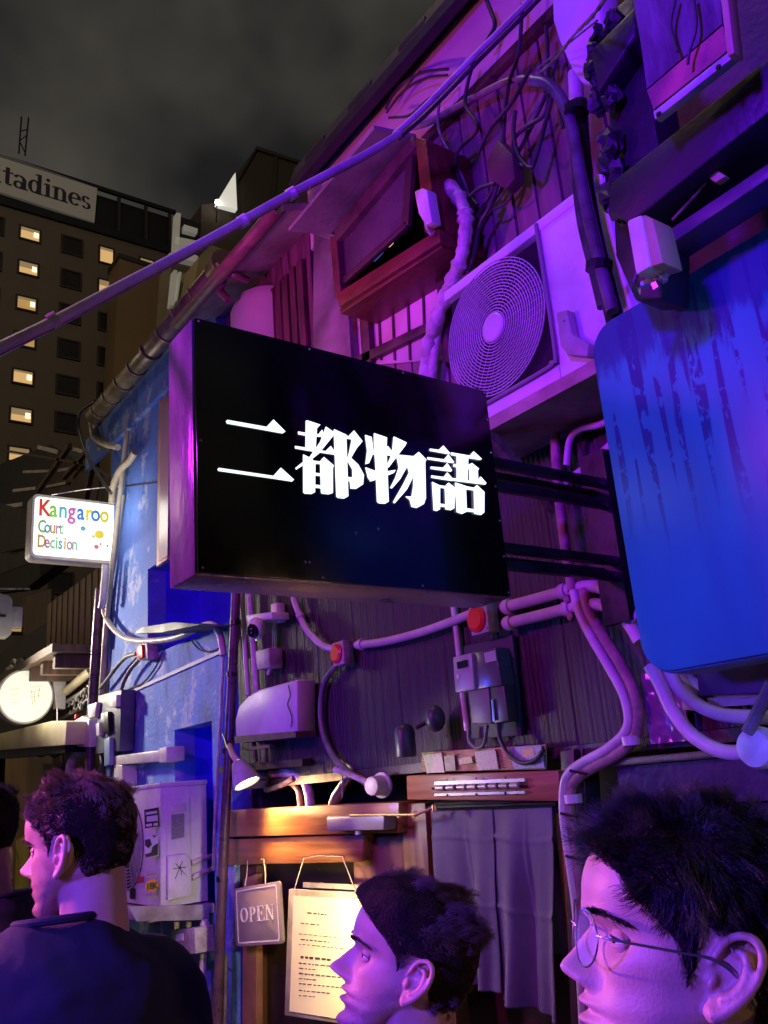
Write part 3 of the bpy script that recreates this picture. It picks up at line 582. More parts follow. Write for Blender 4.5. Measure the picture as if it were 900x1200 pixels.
MB().tube([(AX-.006,gy0,zc1),(AX-.006,gy0,zc0+.04),(AX-.006,gy0+.02,zc0+.01),(AX-.006,gy0+.06,zc0),(AX-.006,AYL-.02,zc0)], .007, 8).build('grille_frame', pm('frame_dark', (0.25,0.22,0.22), None, 5, .5), A1, smooth=True)
MB().slabX([(651,366),(664,362),(670,392),(690,403),(688,418),(664,416),(656,405)], AX-.035, AX-.001).build('valve_cover', pm('warm_grey_plastic', (0.42,0.38,0.36), (0.3,0.27,0.25), 8, .45, .1), A1, bevel=.006)
MB().lathe(FX(661,376,AX-.035),(-1,0,0),[(0,.004),(.002,.003)],10).build('screw', steel, A1)
MB().box((AX-.004,AYR-.01,AZT-.03),(1.99,AYL+.004,AZT+.006)).build('lid', ac_white, A1, bevel=.005)
MB().box((AX-.01,AYR-.2,AZB-.045),(2.0,AYL+.02,AZB-.005)).build('mounting_tray', pm('tan_tray', (0.42,0.33,0.25), (0.2,0.14,0.1), 6, .55, .3), A1)
for yy in (1.3,1.8): MB().bar((AX,yy,AZB-.05),(2.0,yy,AZB-.26),.03,.03).build('wall_bracket', rust_steel, A1)

YF = 4.42
p0, p1 = FY(188,925,YF), FY(190,1063,YF); x0 = p0[0]; zt, zb = FY(242,915,YF)[2], FY(242,1056,YF)[2]
xr = FY(243,980,YF)[0]
A2 = thing('air_conditioner', 'grimy white outdoor unit covered in stickers beside the man in the navy shirt', 'air conditioner', ((x0+xr)/2, 4.8, zb))
MB().box((x0,YF,zb),(xr,YF+.80,zt)).build('casing', old_ac, A2, bevel=.006)
MB().box((x0-.006,YF-.006,zt-.018),(xr+.004,YF+.806,zt+.006)).build('lid', old_ac, A2, bevel=.006)
c2 = np.array([x0-.004, YF+.45, (zt+zb)/2]); m = MB()
for r_ in np.linspace(.04,.22,12): m.lathe(c2, XA, [(0,r_-.003),(-.006,r_-.003),(-.006,r_+.003),(0,r_+.003)], 48, cap=False)
for k in range(16):
    a=2*math.pi*k/16; u=np.array([0,math.cos(a),math.sin(a)]); m.bar(c2+u*.04-[.004,0,0],c2+u*.22-[.004,0,0],.003,.003,up=(1,0,0))
m.build('fan_grille', pm('grille_grey', (0.45,0.43,0.42), None, 5, .5), A2)
MB().lathe(c2+[.002,0,0],(-1,0,0),[(0,.225),(.003,.225)],48).build('fan_opening', dark_void, A2)
def st(name, px, mat, d=.002, bev=0, par=A2, label=None): return MB().slabY(px, YF-d, YF-.0005).build(name, mat, par, bevel=bev, label=label)
st('side_panel', [(195,938),(222,935),(224,1000),(222,1050),(196,1052)], old_ac, .006, .003)
st('handle_recess', [(201,944),(218,941),(218,950),(201,953)], pm('handle_pink', (0.75,0.7,0.66), None, 5,.4), .009, .002)
st('data_plate', [(201,955),(216,953),(216,981),(201,984)], pm('data_plate', (0.16,0.16,0.15), (0.3,0.3,0.28), 60,.5, stretch=(1,1,4)), .008)
black_st, white_st = pm('sticker_black', (0.02,0.02,0.03), None, 5,.4), pm('sticker_white', (0.75,0.74,0.72), None, 5,.5)
s1 = st('sticker', [(169,949),(186,946),(187,968),(170,971)], black_st, .003, label='black sticker with white block lettering')
for q in ([(171,952),(184,950),(184,953),(171,955)],[(172,957),(185,955),(185,962),(172,963)],[(171,966),(178,965),(178,968),(171,969)],[(180,965),(185,964),(185,967),(180,968)]): MB().slabY(q, YF-.0042, YF-.0032).build('print', white_st, s1)
s2 = st('sticker', [(169,978),(185,981),(186,1003),(170,1005)], white_st, .003, label='torn black and white picture sticker')
for q in ([(170,984),(176,983),(178,990),(174,994),(170,991)],[(179,992),(185,988),(185,1002),(171,1005),(170,1001),(177,999)],[(178,979),(183,979),(181,982)]): MB().slabY(q, YF-.0042, YF-.0032).build('print', black_st, s2)
oc = FY(178,1038,YF-.002); s3 = MB().ell(oc, XA*.034, YA*.0012, ZA*.030, 24, 8).build('sticker', pm('sticker_orange', (0.75,0.33,0.04), None, 5,.5), A2, smooth=True, label='round orange sticker with black letters')
text_mesh('1EK', .036, .001, black_st, s3, 'print', oc+np.array([-.030,-.0030,-.013]), XA, ZA, -YA, sx=.92, bold=.002)
for q in ([(172,1024),(184,1023),(184,1026),(172,1027)],[(172,1050),(185,1049),(185,1052),(172,1053)]): st('tape_residue', q, pm('tan_residue', (0.35,0.28,0.2), None, 20,.7), .002)
s4 = MB().slabX([(159,1028),(168,1027),(168,1033),(159,1034)], x0-.008, x0-.006).build('sticker', pm('sticker_red', (0.6,0.05,0.1), None, 5,.5), A2)
MB().slabX([(152,1040),(158,1041),(158,1054),(152,1053)], x0-.008, x0-.006).build('sticker', black_st, A2)
MB().slabX([(161,972),(166,972),(164,1016),(159,1016)], x0-.008, x0-.006).build('sticker', pm('sticker_dark', (0.08,0.06,0.07), (0.3,0.28,0.3), 30,.5), A2)
st('valve_cover', [(197,1003),(218,1000),(224,1006),(226,1046),(222,1050),(197,1056)], old_ac, .03, .008)
mm = MB()
for (a,b,c_,d_) in ((203,1018,218,1016),(214,1009,205,1030),(206,1012,220,1028),(211,1014,213,1026)):
    mm.tube([FY(a,b,YF-.0315),FY(c_,d_,YF-.0315)], .0016, 5, False)
mm.build('scribble', black_st, A2)
MB().slabY([(208,1034),(222,1018),(221,1030),(213,1043),(207,1042)], YF-.0325, YF-.0305).build('torn_sticker', white_st, A2)
for (a,b,c_,d_) in ((224,1012,250,1003),(224,1029,250,1018)):
    MB().tube([FY(a,b,YF-.01), FY((a+c_)/2,(b+d_)/2-1,YF+.0), FY(c_,d_,YF+.03)], .014, 10, noise=.05).build('refrigerant_pipe', tape_mat, A2, smooth=True)
SHF = thing('unit_shelf', 'pale steel shelf bracket carrying the stickered outdoor unit', 'shelf', (1.9, 4.5, zb-.05))
MB().box((x0-.08,YF-.05,zb-.052),(2.0,YF+.9,zb-.008)).build('plate', pm('shelf_steel', (0.45,0.42,0.42), (0.2,0.16,0.16), 6, .5, .2), SHF, bevel=.003)
MB().slabY([(150,1062),(245,1060),(245,1078),(160,1080)], YF-.06, YF-.052).build('front_lip', pm('shelf_steel', (0,0,0)), SHF, bevel=.002)
GM = thing('gas_meter', 'small pinkish gas meter with pipe under the sticker covered unit', 'meter', FX(215,1105,1.95))
MB().slabX([(200,1090),(228,1087),(229,1118),(202,1120)], 1.85, 1.95).build('casing', grime_plastic, GM, bevel=.008)
MB().slabX([(206,1095),(214,1094),(214,1102),(206,1103)], 1.845, 1.849).build('dial_window', white_st, GM)
for a in (207,221): MB().tube([FX(a,1090,1.92),FX(a,1080,1.92)], .014, 10, False).build('union', tape_mat, GM, smooth=True)
MB().tube([FX(240,1078,1.93),FX(238,1130,1.93),FX(236,1200,1.93),FX(235,1300,1.93)], .017, 12, False).build('riser_pipe', pipe_mat, GM, smooth=True)
MB().lathe(FX(240,1086,1.93),(0,0,1),[(-.02,.024),(.02,.024)],12).build('coupling', pipe_mat, GM, smooth=True, angle=30)
DU = thing('pipe_duct', 'cream plastic pipe cover elbow on the blue wall above the stickered unit', 'duct', FX(160,890,1.95))
MB().slabX([(133,886),(186,879),(186,892),(134,897)], 1.90, 1.995).build('horizontal_cover', white_plastic, DU, bevel=.008)
MB().slabX([(186,877),(195,875),(195,892),(186,894)], 1.89, 1.996).build('end_cap', white_plastic, DU, bevel=.006)
MB().slabX([(133,895),(143,897),(143,935),(134,935)], 1.90, 1.995).build('down_cover', white_plastic, DU, bevel=.006)

# ================================================================== STOREFRONT
SF = thing('storefront', 'bar storefront with orange lit timber beams, brown door and side frames', 'shopfront', (2.05, 3.2, 0.9))
MB().slabX([(258,950),(467,940),(467,976),(259,981)], 1.96, 2.10).build('beam', oak, SF, bevel=.004, label='upper orange timber beam')
MB().slabX([(258,984),(426,978),(424,1010),(259,1014)], 1.98, 2.10).build('beam', oak, SF, bevel=.004, label='lower orange timber beam')
MB().slabX([(258,979),(467,974),(467,980),(259,986)], 2.03, 2.1).build('shadow_gap', dark_trim, SF)
MB().slabX([(415,974),(472,972),(480,1210),(415,1210)], 2.03, 2.08).build('side_panel', pm('tan_brown_panel', (0.28,0.13,0.08), (0.16,0.07,0.045), 3, .4, .1, 30, stretch=(4,4,1)), SF)
MB().slabX([(470,942),(498,941),(512,1210),(482,1210)], 2.0, 2.08).build('jamb', pm('olive_oak', (0.36,0.21,0.07), (0.16,0.09,0.03), 3, .4, .2, 30, stretch=(6,10,1)), SF, bevel=.004)
MB().slabX([(499,944),(508,944),(536,1210),(516,1210)], 2.02, 2.08).build('jamb', pm('olive_oak',(0,0,0)), SF, bevel=.004)
MB().slabX([(262,1014),(300,1014),(300,1260),(258,1260)], 2.03, 2.09).build('door_post', brown_panel, SF, bevel=.004)
MB().slabX([(285,1030),(300,1024),(300,1260),(283,1260)], 2.0, 2.035).build('door_edge', pm('tan_edge', (0.36,0.17,0.09), (0.2,0.09,0.05), 4, .4), SF, bevel=.003)
MB().slabX([(300,1010),(440,1008),(440,1260),(300,1260)], 2.09, 2.13).build('door', pm('dark_door', (0.03,0.02,0.02), (0.015,0.01,0.01), 4, .35), SF)
MB().slabX([(505,1120),(680,1120),(690,1290),(505,1290)], 2.2, 2.23).build('inner_door', pm('reddish_door', (0.07,0.02,0.015), (0.03,0.01,0.01), 3, .4), SF)
MB().slabX([(650,945),(659,945),(671,1100),(669,1110),(664,1110)], 2.0, 2.05).build('ochre_strip', ochre, SF)
MB().slabX([(656,880),(672,878),(693,1290),(672,1290)], 1.965, 2.06).build('frame_post', dark_trim, SF, bevel=.004)
MB().slabX([(673,878),(682,877),(704,1290),(694,1290)], 1.99, 2.06).build('frame_post', dark_trim, SF, bevel=.004)
hd = MB().tube([FX(265,1118,1.93),FX(262,1260,1.93)], .010, 12, False).build('handle', steel, SF, smooth=True)
for yy in (1135,1250): MB().tube([FX(265,yy,1.93),FX(271,yy,2.03)], .007, 10, False).build('handle_mount', steel, hd, smooth=True)
# header board with sliding bolt rack
HB = thing('header_board', 'brown header board carrying a chrome strip latch above the grey curtain', 'board', FX(565,922,1.95))
MB().slabX([(476,909),(654,903),(656,939),(477,937)], 1.94, 2.0).build('plank', oak2, HB, bevel=.004)
latch_mat = pm('worn_nickel', (0.62,0.55,0.45), (0.4,0.34,0.27), 20, .4, .05, 90, metal=.35)
rk = MB().slabX([(509,916),(614,912),(615,916),(509,920)], 1.928, 1.939).build('latch_rail', latch_mat, HB)
MB().slabX([(509,930),(614,927),(615,930),(509,933)], 1.928, 1.939).build('latch_rail', latch_mat, HB)
for i in range(8):
    xx = 512 + i*12.4; yy = 920.5 - i*.42; MB().tube([FX(xx,yy+3,1.925), FX(xx+9,yy+2.7,1.925)], .009, 10, False).build('bolt', latch_mat, rk, smooth=True)
MB().tube([FX(507,924,1.93), FX(617,921,1.93)], .004, 8, False).build('rod', black_metal, rk)
for i in range(3):
    for yy in (914,932): MB().lathe(FX(524+i*34, yy-i*1.3, 1.927),(-1,0,0),[(0,.004),(.003,.002)],8).build('screw', black_metal, rk)
# noren curtain: two cloth panels with creases
NR = thing('noren_curtain', 'grey cloth noren curtain with creases hanging in the doorway', 'curtain', FX(580,950,1.99))
def cloth(q, name, seed, nu=60, nv=90):
    r_ = np.random.default_rng(seed); V = []
    ph = r_.random(6)*6.28
    for j in range(nv+1):
        v = j/nv
        for i in range(nu+1):
            u = i/nu
            a = np.array(q[0])*(1-u)+np.array(q[1])*u; b = np.array(q[3])*(1-u)+np.array(q[2])*u; p = a*(1-v)+b*v
            P = FX(p[0], p[1] , 1.99)
            d = .024*v**.6*math.sin(2*math.pi*(1.35*u)+ph[0]+.8*v) + .014*v*math.sin(2*math.pi*(2.7*u+.3*v)+ph[1]) + .003*math.sin(9*v+5*u+ph[2])
            for cv in (.16,.52):
                d += .006*math.exp(-((v-cv-.012*math.sin(5*u+ph[3]))/.012)**2)*(.4+.6*math.sin(3*u+ph[4])**2)
            d += .010*math.exp(-((u-.55+.04*math.sin(6*v))/.02)**2)*.5*min(1,v*3)
            V.append(P + np.array([-d-.01,0,0]))
    m = MB(); m.add(V, [(j*(nu+1)+i, j*(nu+1)+i+1, (j+1)*(nu+1)+i+1, (j+1)*(nu+1)+i) for j in range(nv) for i in range(nu)])
    o = m.build(name, fabric_grey, NR, smooth=True, angle=180, recalc=False); s_ = o.modifiers.new('s','SOLIDIFY'); s_.thickness=.0015; return o
cloth([(508,950),(580,947),(592,1163),(531,1151)], 'cloth_panel', 3)
cloth([(579,946),(651,944),(664,1197),(591,1171)], 'cloth_panel', 9)
MB().tube([FX(503,947,1.97),FX(653,942,1.97)], .008, 8, False).build('rod', black_metal, NR, smooth=True)
MB().slabX([(508,941),(652,937),(652,953),(508,956)], 1.985, 1.995).build('hem_band', pm('dark_hem', (0.03,0.025,0.04), None, 20,.8), NR)
# door closer
DC = thing('door_closer', 'violet grey door closer with brass arm on the upper beam', 'door closer', FX(416,965,1.93))
MB().slabX([(382,957),(450,955),(449,973),(383,974)], 1.90, 1.96).build('body', pm('closer_grey', (0.30,0.25,0.28), (0.24,0.2,0.22), 8, .4), DC, bevel=.008)
MB().tube([FX(410,955.5,1.90),FX(468,955,1.90),FX(486,955,1.9)], .0045, 8, False).tube([FX(486,955,1.9),FX(508,947,1.93)], .005, 8, False).build('arm', brass, DC, smooth=True)
for (a,b) in ((468,955),(486,954),(509,947)): MB().lathe(FX(a,b,1.905),(0,0,1),[(-.01,.009),(.01,.009)],10).build('pivot', brass, DC, smooth=True, angle=30)
MB().lathe(FX(420,976,1.92),(0,0,1),[(-.006,.012),(.006,.012)],12).build('spindle', white_plastic, DC, smooth=True, angle=30)

# hanging OPEN board
OB = thing('open_sign', 'small brown OPEN board hanging by string from the lower beam', 'sign', FX(300,1075,1.95))
P00, P10, P01, P11 = FX(273,1040,1.93), FX(328,1034,1.93), FX(277,1111,1.93), FX(331,1104,1.93)
cc = (P00+P10+P01+P11)/4; ru = (P10-P00+P11-P01)/2; uu = (P00-P01+P10-P11)/2
w_, h_ = np.linalg.norm(ru), np.linalg.norm(uu); ru /= w_; uu /= h_; nn = _u(np.cross(uu, ru)); nn = nn if nn[0] < 0 else -nn
MB().prism([cc + ru*a + uu*b for a, b in rrect(w_, h_, .02)], -nn*.012).build('board', open_board, OB, bevel=.0015)
m = MB(); A = rrect(w_*.88, h_*.91, .014); B = rrect(w_*.88-.011, h_*.91-.011, .009)
for i in range(len(A)):
    j = (i+1) % len(A); m.prism([cc+nn*.0005+ru*p[0]+uu*p[1] for p in (A[i],A[j],B[j],B[i])], nn*.0012)
m.build('border_line', cream_ink, OB)
hL = h_*.25; dep = nn*.0015; base = cc + nn*.0006 - ru*w_*.37 - uu*hL*.42
m = MB(); xw = w_*.74/4.15
arcstroke(m, base, ru, uu, xw*.5, hL/2, xw*.38, hL*.46, 0, 360, hL*.04, xw*.22, dep, 24); m.build('letter', cream_ink, OB, label='letter O')
def sv_(x): return base + ru*x
def L_P(o):
    m = MB(); t = xw*.2; rect2(m,o,ru,uu,.12*xw,0,.12*xw+t,hL,dep); 
    for yy in (0, hL*.95): rect2(m,o,ru,uu,0,yy,.12*xw+t+.1*xw,yy+hL*.05,dep*1.05)
    arcstroke(m,o,ru,uu,.38*xw,hL*.72,.32*xw,hL*.24,-90,90,hL*.04,xw*.2,dep*1.1,12); rect2(m,o,ru,uu,.3*xw,hL*.93,.4*xw,hL*.98,dep*1.08); rect2(m,o,ru,uu,.3*xw,hL*.46,.4*xw,hL*.50,dep*1.08); return m
def L_E(o):
    m = MB(); t = xw*.2; rect2(m,o,ru,uu,.12*xw,0,.12*xw+t,hL,dep)
    for yy, x1 in ((0,.85),(hL*.95,.8),(hL*.48,.62)): rect2(m,o,ru,uu,0 if yy != hL*.48 else .2*xw,yy,x1*xw,yy+hL*.05,dep*1.05)
    poly2(m,o,ru,uu,[(.85*xw,0),(.88*xw,hL*.22),(.8*xw,hL*.05)],dep*1.1); poly2(m,o,ru,uu,[(.8*xw,hL),(.8*xw,hL*.8),(.74*xw,hL*.95)],dep*1.1); rect2(m,o,ru,uu,.58*xw,hL*.38,.62*xw,hL*.62,dep*1.1); return m
def L_N(o):
    m = MB(); rect2(m,o,ru,uu,.14*xw,0,.20*xw,hL,dep); rect2(m,o,ru,uu,.82*xw,0,.88*xw,hL,dep)
    poly2(m,o,ru,uu,[(.08*xw,hL),(.30*xw,hL),(.88*xw,0),(.80*xw,-.02*hL)],dep*1.05)
    rect2(m,o,ru,uu,.02*xw,0,.34*xw,hL*.045,dep*1.1); rect2(m,o,ru,uu,.7*xw,hL*.955,1.02*xw,hL,dep*1.1); rect2(m,o,ru,uu,-.02*xw,hL*.955,.2*xw,hL,dep*1.1); return m
L_P(sv_(1.12*xw)).build('letter', cream_ink, OB, label='letter P'); L_E(sv_(2.08*xw)).build('letter', cream_ink, OB, label='letter E'); L_N(sv_(3.08*xw)).build('letter', cream_ink, OB, label='letter N')
for (a,b,c_,d_) in ((287,1038,290,1008),(311,1036,309,1008)): MB().tube([FX(a,b,1.925),FX((a+c_)/2+1,(b+d_)/2,1.94),FX(c_,d_,1.972)], .0025, 6).build('string', pm('string', (0.6,0.5,0.35), None, 20,.8), OB)
for (a,b) in ((290,1007),(309,1007)): MB().lathe(FX(a,b,1.975),(-1,0,0),[(0,.004),(.012,.004),(.013,.008),(.016,.008)],10).build('hook', brass, OB)

# framed menu
MN = thing('menu_board', 'brightly lit framed yellow menu sheet hanging by cords from the beam', 'menu', FX(380,1110,1.93))
MB().slabX([(338,1042),(425,1046),(425,1204),(333,1190)], 1.925, 1.945).build('frame', frame_mat, MN, bevel=.004)
MB().slabX([(344,1050),(421,1054),(420,1198),(339,1185)], 1.920, 1.9245).build('sheet', paper, MN)
MB().slabX([(355,1034),(420,1037),(420,1043),(355,1040)], 1.93, 1.94).build('clip_bar', pm('clear_bar', (0.4,0.35,0.25), None, 9,.3), MN)
r_ = np.random.default_rng(5); m = MB()
for (yy, x0_, x1_, t) in ((1068,360,382,2.0),(1081,352,372,1.6),(1094,350,398,1.1),(1100,352,385,1.6),(1106,350,402,1.2),(1120,352,384,3.0),(1128,350,396,1.6),(1134,350,366,1.2),(1140,350,404,1.8),(1146,350,370,1.4),(1152,350,400,1.5),(1160,350,384,1.4),(1166,350,368,1.2)):
    xx = x0_
    while xx < x1_:
        w2 = r_.uniform(2,6); sl = (xx-350)*.10; yy2 = yy+sl
        m.slabX([(xx,yy2),(xx+w2,yy2+.4),(xx+w2-.5,yy2+t),(xx+.4,yy2+t-.3)], 1.9186, 1.9198); xx += w2 + r_.uniform(.8,2)
m.build('printed_lines', ink, MN, kind='stuff')
for (a,b,c_,d_) in ((345,1042,356,1006),(417,1045,401,1004)): MB().tube([FX(a,b,1.92),FX(c_,d_,1.968)], .0022, 6, False).build('cord', pm('string',(0,0,0)), MN)
MB().tube([FX(356,1006,1.968),FX(372,1003,1.972),(FX(401,1004,1.968))], .002, 6, False).build('cord', pm('string',(0,0,0)), MN)
lamp('menu_picture_light', FX(358,1066,1.62), (1.0, 0.84, 0.42), 36, 0.03, spot=95, target=FX(374,1125,1.93), blend=.5)
# clamp spotlight
SP = thing('clamp_spotlight', 'white reflector spotlight on a pink arm pointing down at the beams', 'lamp', FX(285,910,1.85))
hx = FX(279,893,1.82); d = _u(np.array([.22,-.42,-1.0])); ex = hx + d*.1
MB().lathe(hx, d, [(-.005,.012),(0,.03),(.02,.038),(.085,.060),(.105,.064),(.106,.058),(.086,.054)], 28, cap=False).build('shade', pm('shade_enamel', (0.5,0.46,0.46), (0.3,0.27,0.27), 9, .35, .1), SP, smooth=True)
MB().lathe(hx+d*.092, d, [(0,.001),(.001,.052)], 28).build('bulb', pm('bulb_glow', (1,1,.9), None, 4,.5, emit=9, emitc=(1,.95,.72)), SP)
MB().tube([hx+d*.0, FX(273,885,1.82), FX(269,874,1.86)], [.016,.014,.013], 12).build('arm', pm('arm_pink', (0.5,0.33,0.28), None, 9, .5), SP, smooth=True)
MB().tube([FX(268,878,1.86),FX(262,860,1.9)], .008, 8, False).build('clamp', black_metal, SP)
lamp('spotlight_beam', ex+d*.02, (1.0, 0.58, 0.24), 44, 0.04, spot=130, target=FX(345,1010,1.95), blend=.8)

# ================================================================== ELECTRICS AND PIPES
def run(name, label, cat, px, x, r, mat, n=12, noise=0, group=None, part='tube', sub=6):
    """one pipe or cable: px = list of (px, py[, x])"""
    P = [FX(p[0], p[1], p[2] if len(p) > 2 else x) for p in px]
    t = thing(name, label, cat, P[0], group); MB().tube(P, r, n, noise=noise, sub=sub).build(part, mat, t, smooth=True); return t, P
def clip(t, px, py, x, ax, r=.022, mat=None):
    MB().lathe(FX(px,py,x), ax, [(-.012,r),(.012,r)], 14).build('coupling', mat or pipe_mat, t, smooth=True, angle=30)
def knockout(px, py, x, lab, w=.078, part_r=.038):
    t = thing('junction_box', lab, 'junction box', FX(px,py,x)); c = FX(px,py,x)
    MB().box((x-.05,c[1]-w/2,c[2]-w/2-.006),(x,c[1]+w/2,c[2]+w/2+.006)).build('box', grime_plastic, t, bevel=.006)
    MB().lathe(c+[-.05,w*.08,0], (-1,0,0), [(0,part_r),(.006,part_r),(.012,part_r*.8),(.014,part_r*.72),(.014,0)], 28).build('red_cover', red_lamp, t, smooth=True, angle=30)
    for s in (-1,1): MB().lathe(c+[-.05,-w*.42,s*w*.42],(-1,0,0),[(0,.004),(.002,.003)],8).build('screw', steel, t)
    return t
J1 = knockout(408,766,1.99,'pale junction box with round red cover on the ribbed wall left of centre', .085, .040)
J2 = knockout(574,726,1.97,'pale junction box with round red cover just below the black sign corner', .088, .043)
t,P = run('conduit', 'pale conduit curving down from behind the black sign to the left red covered box', 'conduit', [(340,680),(348,712),(360,738),(378,756),(398,762)], 1.975, .015, pipe_mat); clip(t,352,722,1.975,P[1]-P[2],.019)
t,P = run('conduit', 'long pale conduit sweeping between the two red covered boxes', 'conduit', [(418,756),(450,752),(490,742),(525,730),(558,717)], 1.975, .016, pipe_mat); clip(t,424,755,1.975,YA,.022)
t,P = run('conduit', 'dark violet conduit looping down from the left red covered box', 'conduit', [(394,780),(381,798),(376,825),(378,855),(388,882),(405,902),(430,918)], 1.98, .013, grey_cable)
t,P = run('conduit', 'upper of the two pale conduits right of the red covered box', 'conduit', [(590,712),(625,703),(665,692),(690,687),(712,692),(732,708),(748,728)], 1.965, .0185, pipe_mat); clip(t,596,711,1.965,YA,.025); clip(t,661,693,1.965,YA,.024)
t,P = run('conduit', 'lower of the two pale conduits right of the red covered box', 'conduit', [(592,731),(630,722),(670,712),(692,708),(715,712),(735,728),(750,752)], 1.965, .0185, pipe_mat); clip(t,598,730,1.965,YA,.025); clip(t,666,713,1.965,YA,.024); 
for (a,b) in ((664,703),(668,722)): MB().ell(FX(a,b,1.95), XA*.006, YA*.012, ZA*.014, 10, 8).build('saddle_nut', rust_pipe, t, smooth=True)
run('riser_pipe', 'pink vertical riser pipe dropping behind the black brackets', 'pipe', [(649,488),(652,540),(657,600),(664,650),(671,692)], 1.95, .016, rust_pipe)
run('riser_pipe', 'thin pink pipe bending under the air conditioner tray', 'pipe', [(664,545),(668,515),(682,502),(705,497),(735,480)], 1.95, .011, pipe_mat)
run('riser_pipe', 'short violet pipe slanting behind the upper black bracket arm', 'pipe', [(650,575),(690,545),(720,518)], 1.97, .013, pipe_mat)
t,P = run('drain_hose', 'rusty brown hose curving down the right side of the ribbed wall, outer of the pair', 'hose', [(684,690),(690,715),(706,745),(727,778),(742,808),(748,840),(742,866),(722,884),(698,897),(678,910),(668,926),(668,960),(676,1010),(684,1080),(690,1200)], 1.955, .017, rust_pipe)
for (a,b) in ((740,868),(672,936)): clip(t,a,b,1.95,ZA,.026,pipe_mat)
t,P = run('drain_hose', 'pink conduit beside the rusty hose, inner of the pair', 'hose', [(672,692),(680,720),(694,748),(714,782),(730,812),(737,842),(730,862),(708,880),(684,893),(668,905),(661,922),(661,960),(668,1010),(677,1080),(684,1200)], 1.945, .014, pipe_mat)
for (a,b) in ((675,905),(664,955),(670,1005)): MB().tube([FX(a-7,b-2,1.93),FX(a+12,b+2,1.93)], .004, 6, False).build('cable_tie', black_metal, t)
t,P = run('conduit', 'straight white conduit passing behind the electricity meter', 'conduit', [(529,690),(534,730),(538,765),(541,800),(548,856)], 1.99, .0115, white_plastic)
# meter
MT = thing('electricity_meter', 'grey electricity meter with small display on a dark mounting board', 'meter', FX(560,790,1.95))
MB().slabX([(543,757),(600,744),(611,862),(553,866)], 1.985, 2.0).build('back_board', pm('meter_board', (0.05,0.04,0.06), None, 5, .6, .1), MT, bevel=.003)
MB().slabX([(530,770),(552,765),(556,808),(533,812)], 1.915, 1.985).build('display_housing', pm('meter_grey', (0.42,0.40,0.42), (0.3,0.28,0.3), 6, .4), MT, bevel=.006)
MB().slabX([(535,776),(547,773),(548,781),(536,784)], 1.911, 1.9145).build('display', pm('lcd', (0.02,0.03,0.03), None, 5, .2), MT)
MB().lathe(FX(537,793,1.915),(-1,0,0),[(0,.008),(.003,.007)],14).build('button', white_plastic, MT, smooth=True, angle=30)
MB().slabX([(552,765),(580,758),(588,803),(556,808)], 1.925, 1.985).build('glass_cover', pm('meter_cover', (0.12,0.11,0.13), (0.07,0.06,0.08), 6, .25), MT, bevel=.005)
MB().slabX([(567,765),(580,762),(582,774),(569,777)], 1.921, 1.9245).build('label', pm('meter_grey',(0,0,0)), MT)
MB().slabX([(548,809),(572,806),(576,848),(553,848)], 1.93, 1.985).build('terminal_cover', pm('meter_mid', (0.15,0.13,0.15), None, 5, .45), MT, bevel=.004)
MB().slabX([(574,806),(590,802),(596,845),(578,848)], 1.935, 1.985).build('terminal_cover', pm('meter_dark', (0.05,0.045,0.055), None, 5, .45), MT, bevel=.004)
MB().tube([FX(577,820,1.93),FX(579,845,1.93)], .004, 6, False).build('seal_wire', steel, MT)
run('cable', 'short grey cable loop hanging under the meter', 'cable', [(549,855),(550,868),(558,876),(567,872),(571,850)], 1.96, .006, grey_cable)
run('cable', 'black cable looping from the meter over the printed cards', 'cable', [(583,848),(586,866),(596,884),(612,894),(628,890),(637,878)], 1.95, .007, cable_mat)
# dark twin wall lamp
DL = thing('wall_lamp', 'unlit dark cylinder wall lamp beside a ball shaped mount', 'lamp', FX(490,850,1.9))
c = FX(475,868,1.88); MB().lathe(c, (0,0,1), [(-.055,.034),(-.05,.036),(.03,.036),(.045,.03),(.055,.018),(.058,0)], 24).build('cylinder_shade', pm('lamp_black', (0.035,0.035,0.05), None, 6, .4, .1), DL, smooth=True, angle=50)
MB().ell(FX(510,842,1.93), XA*.035, YA*.036, ZA*.045, 20, 14).build('ball_mount', pm('lamp_black', (0,0,0)), DL, smooth=True)
MB().tube([FX(488,853,1.9),FX(500,846,1.92)], .008, 8, False).build('arm', black_metal, DL, smooth=True)
# cards and bamboo tucked above the header board
CD = thing('bamboo_bundle', 'strip of bamboo matting and bright cards tucked above the header board', 'bamboo mat', FX(560,890,1.97))
for i in range(9):
    f_ = i/8; MB().tube([FX(495,883+f_*20,1.975+.002*(i%2)), FX(640,874+f_*26,1.975)], .0045, 7, False).build('bamboo_rod', pm('bamboo', (0.62,0.46,0.22), (0.4,0.28,0.12), 9, .5, .1, stretch=(3,3,3)), CD, smooth=True)
for q, col in (([(496,885),(517,881),(521,905),(500,906)],(0.65,0.55,0.36)), ([(520,886),(532,884),(534,903),(522,904)],(0.35,0.25,0.12)), ([(556,881),(580,878),(584,901),(560,903)],(0.6,0.52,0.34)), ([(596,876),(634,873),(638,900),(602,901)],(0.40,0.42,0.5)), ([(537,889),(552,886),(554,894),(538,896)],(0.65,0.5,0.2)), ([(610,878),(625,876),(627,886),(612,888)],(0.7,0.45,0.2))):
    MB().slabX(q, 1.965-.0015*len(CD.children)/4, 1.9645).build('card', pm('card_%d' % int(col[0]*100+col[2]*1000), col, tuple(x*.35 for x in col), 70, .5, 0, lo=.3, hi=.6), CD)
